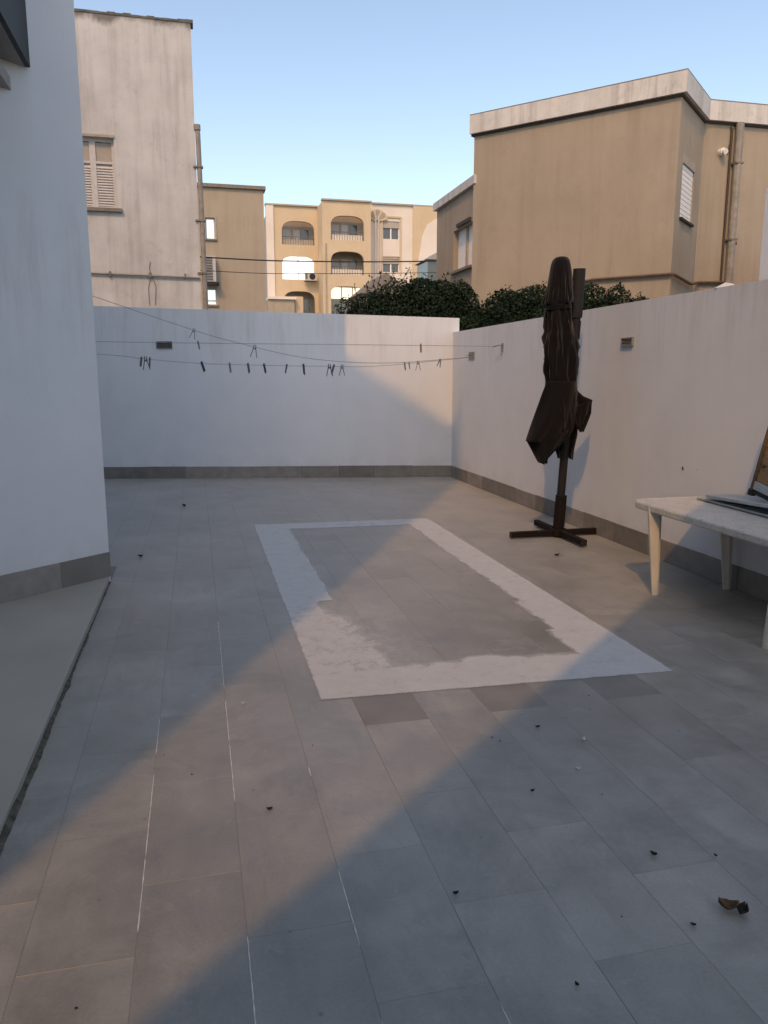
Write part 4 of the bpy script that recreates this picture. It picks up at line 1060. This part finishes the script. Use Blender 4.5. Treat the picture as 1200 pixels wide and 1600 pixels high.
# lower wing behind, face along Y
xw = 4.75 * k; 
V = Wall((xw, 18.8), 180, 1)          # s towards the viewer, normal -X
yv = lambda y: 18.8 - y * k
wv = rect(yv(14.16), yv(13.10), Z(k, 3.49), Z(k, 4.22))
V.slab([(yv(15.19), -.35), (yv(12.95), -.35), (yv(12.95), Z(k, 4.78)), (yv(15.19), Z(k, 4.78))], [wv], .3).build('wing_wall', M['brown'], bh)
V.box(yv(15.25), yv(12.93), Z(k, 4.785), Z(k, 4.925), -.35, .08).build('cornice', M['cornice'], bh)
V.box(yv(15.19), yv(12.93), -.3, Z(k, 4.7), -4, -.31).build('wing_body', M['brown'], bh)
wn = V.box(wv[0][0], wv[1][0], wv[0][1], wv[2][1], -.2, -.12).build('window', M['shutter_white'], bh)
am = (wv[0][0] + wv[1][0]) / 2
V.box(am - .04, am + .04, wv[0][1], wv[2][1], -.12, -.08).build('frame', M['lintel'], wn)
V.box(wv[0][0] - .05, wv[1][0] + .05, wv[0][1] - .05, wv[0][1], -.1, .08).build('window_sill', M['sill'], bh)
V.box(yv(13.9), yv(13.2), Z(k, 4.24), Z(k, 4.30), -.01, .05).build('lintel', M['dark_line'], bh)
MB().box((xw + .25, 15.7, Z(k, 4.92)), (xw + .5, 16.1, Z(k, 5.2))).build('chimney', M['cornice'], bh)
# white building at the extreme right edge
wb_ = MB().box((9.21 * .96, 11.454 * .96, -.35), (16, 10.4, 1.6 + (4.62 - 1.6) * .96)).build('white_building', M['white'])
tag(wb_, 'sliver of white wall at the right edge beside the brown house', 'building')
# mortar lump on the wall near the pipe
lm = MB(); pp = Vector((4.02, 5.35, 2.266)); r7 = random.Random(2)
lm.add([pp + Vector((r7.uniform(-.05, .05) + .06 * math.cos(i), .10 * math.sin(i * 1.05) , 0)) for i in range(6)] + [pp + Vector((.0, .02, .045)), pp + Vector((.01, -.05, .03))], [(0,1,6), (1,2,6), (2,3,6), (3,7,6), (3,4,7), (4,5,7), (5,0,6), (5,6,7)])
tag(lm.build('mortar_lump', M['coping']), 'small pale lump of mortar on top of the right wall', 'mortar')

# ------------------------------------------------------------------ overhead cables
wire('overhead_cable', [(-6, 25.5, 5.45), (.807, 26, 5.287), (3.922, 26, 5.285), (8.15, 26, 5.44), (14, 26.2, 5.9)], .022, M['cable'], 'thicker upper utility cable crossing in front of the apartments', 'cable', None, 8)
wire('overhead_cable', [(-6, 25.5, 5.1), (.871, 26, 4.878), (3.979, 26, 4.90), (8.155, 26, 5.06), (14, 26.2, 5.4)], .011, M['cable'], 'thin lower utility cable under the thicker one', 'cable', None, 8)

# ------------------------------------------------------------------ shrubs and small trees
def shrub(name, base, blobs, nleaf, size, mat, label, seed, twigs=()):
    r = np.random.RandomState(seed); bx, by, bz0 = base
    t = empty(name, base, label, 'tree' if 'tree' in name else 'shrub', 'trees and bushes behind the walls')
    mb = MB(); zc = np.mean([b[2] for b in blobs])
    top = Vector((bx, by, zc * .62))
    mb.tube([(bx, by, bz0), (bx + .03, by, bz0 + .8), top], .06, 8, True, [.075, .06, .045])
    for b in blobs: mb.tube([top, (top + Vector(b[:3])) / 2 + Vector((0, 0, .08)), Vector(b[:3])], .03, 6, True, [.04, .025, .01])
    for q in twigs: mb.tube([top, Vector(q[0]), Vector(q[1])], .006, 4)
    mb.build('trunk', M['bark'], t)
    vol = np.array([b[3] * b[4] * b[5] for b in blobs]) ** .67; cnt = (nleaf * vol / vol.sum()).astype(int)
    P_ = []; Nn = []
    for b, c_ in zip(blobs, cnt):
        d = r.randn(c_, 3); d /= np.linalg.norm(d, axis=1)[:, None]
        # lumpy outline from a few random bumps
        bump = np.ones(c_)
        for _ in range(16):
            q = r.randn(3); q /= np.linalg.norm(q); bump += r.uniform(-.10, .22) * np.exp(-((1 - d @ q) / .09))
        rad = (1 - .6 * r.rand(c_) ** 2.0) * bump
        rad[r.rand(c_) < .05] *= 1.10
        P_.append(np.array(b[:3]) + d * np.array(b[3:6]) * rad[:, None]); Nn.append(d)
    for q in twigs:
        for s_ in np.linspace(.15, 1.05, 11):
            P_.append((np.array(q[0]) * (1 - s_) + np.array(q[1]) * s_ + r.randn(1, 3) * .025)); Nn.append(r.randn(1, 3))
    P_ = np.vstack(P_); Nn = np.vstack(Nn); n = len(P_)
    keep_ = P_[:, 2] > bz0 + .6; P_, Nn = P_[keep_], Nn[keep_]; n = len(P_)
    nrm = Nn + r.randn(n, 3) * .75 + np.array([0, 0, .35]); nrm /= np.linalg.norm(nrm, axis=1)[:, None]
    ax1 = np.cross(nrm, r.randn(n, 3)); ax1 /= np.linalg.norm(ax1, axis=1)[:, None]; ax2 = np.cross(nrm, ax1)
    L_ = size * r.uniform(.6, 1.25, n)[:, None]; Wd_ = L_ * .24
    tip = P_ + ax1 * L_ / 2 - nrm * L_ * .12; tail = P_ - ax1 * L_ / 2 - nrm * L_ * .05
    l_ = P_ + ax2 * Wd_ + nrm * L_ * .05; r_ = P_ - ax2 * Wd_ + nrm * L_ * .05
    V_ = np.stack([tail, l_, tip, r_, P_], 1).reshape(-1, 3) - np.array(base)
    idx = np.arange(n)[:, None] * 5
    F_ = np.concatenate([idx + np.array([0, 4, 1]), idx + np.array([1, 4, 2]), idx + np.array([2, 4, 3]), idx + np.array([3, 4, 0])])
    me = bpy.data.meshes.new('crown'); me.vertices.add(len(V_)); me.vertices.foreach_set('co', V_.ravel().astype(np.float32))
    me.loops.add(F_.size); me.loops.foreach_set('vertex_index', F_.ravel().astype(np.int32)); me.polygons.add(len(F_))
    me.polygons.foreach_set('loop_start', (np.arange(len(F_)) * 3).astype(np.int32)); me.update(calc_edges=True)
    tone = np.repeat(r.rand(n) ** 1.5, 5).astype(np.float32); at = me.attributes.new('tone', 'FLOAT', 'POINT'); at.data.foreach_set('value', tone)
    me.materials.append(mat); o = bpy.data.objects.new('crown', me); link(o, t, base); return t
tw = [((3.05, 14.3, 2.7), (2.90, 14.3, 3.22)), ((3.15, 14.3, 2.8), (3.12, 14.25, 3.28)), ((2.98, 14.3, 2.65), (2.72, 14.25, 2.98)), ((3.3, 14.4, 3.0), (3.42, 14.3, 3.50)), ((3.5, 14.4, 3.1), (3.66, 14.3, 3.52)), ((3.7, 14.4, 3.1), (3.95, 14.3, 3.58)), ((3.4, 14.4, 3.0), (3.22, 14.3, 3.38))]
shrub('citrus_tree', (3.4, 14.6, -.35), [(3.25, 14.6, 2.3, .55, .6, .80), (3.75, 14.7, 2.45, .55, .6, .86), (2.85, 14.5, 2.0, .40, .45, .75)], 27000, 0.072, M['leaf'], 'bushy citrus tree with loose leafy twigs, leftmost of the trees behind the back wall', 1, tw)
shrub('citrus_tree', (4.45, 14.7, -.35), [(4.25, 14.6, 2.55, .55, .6, .88), (4.75, 14.7, 2.5, .50, .6, .86)], 27000, 0.068, M['leaf2'], 'dense dark citrus tree above the right end of the back wall', 2,
      [((4.1, 14.5, 3.2), (3.98, 14.4, 3.56)), ((4.6, 14.5, 3.2), (4.72, 14.4, 3.50))])
shrub('citrus_tree', (5.25, 14.5, -.35), [(5.05, 14.5, 2.45, .40, .5, .90), (5.1, 13.9, 2.1, .45, .5, .75)], 20000, 0.068, M['leaf'], 'dark narrow tree directly behind the corner where the two walls meet', 3)
shrub('dark_tree', (5.75, 13.4, -.35), [(5.55, 13.5, 2.42, .45, .5, .74), (5.9, 13.2, 2.42, .45, .5, .78), (5.3, 12.9, 2.05, .45, .5, .75)], 31000, 0.068, M['leaf2'], 'dark rounded tree rising just left of the umbrella top behind the right wall', 4)
shrub('dark_tree', (6.1, 12.2, -.35), [(6.1, 12.3, 2.35, .42, .5, .76), (6.45, 12.1, 2.30, .42, .45, .80), (5.7, 12.0, 2.0, .4, .5, .72)], 25000, 0.068, M['leaf'], 'dark tree directly behind the umbrella top and right wall', 5)
shrub('dark_tree', (6.6, 11.3, -.35), [(6.65, 11.5, 2.25, .36, .4, .72), (6.85, 11.15, 2.15, .32, .4, .66), (6.3, 11.2, 1.9, .45, .4, .75), (7.05, 10.9, 2.0, .26, .3, .62)], 25000, 0.064, M['leaf2'], 'low dark bush right of the umbrella top under the brown house', 6)
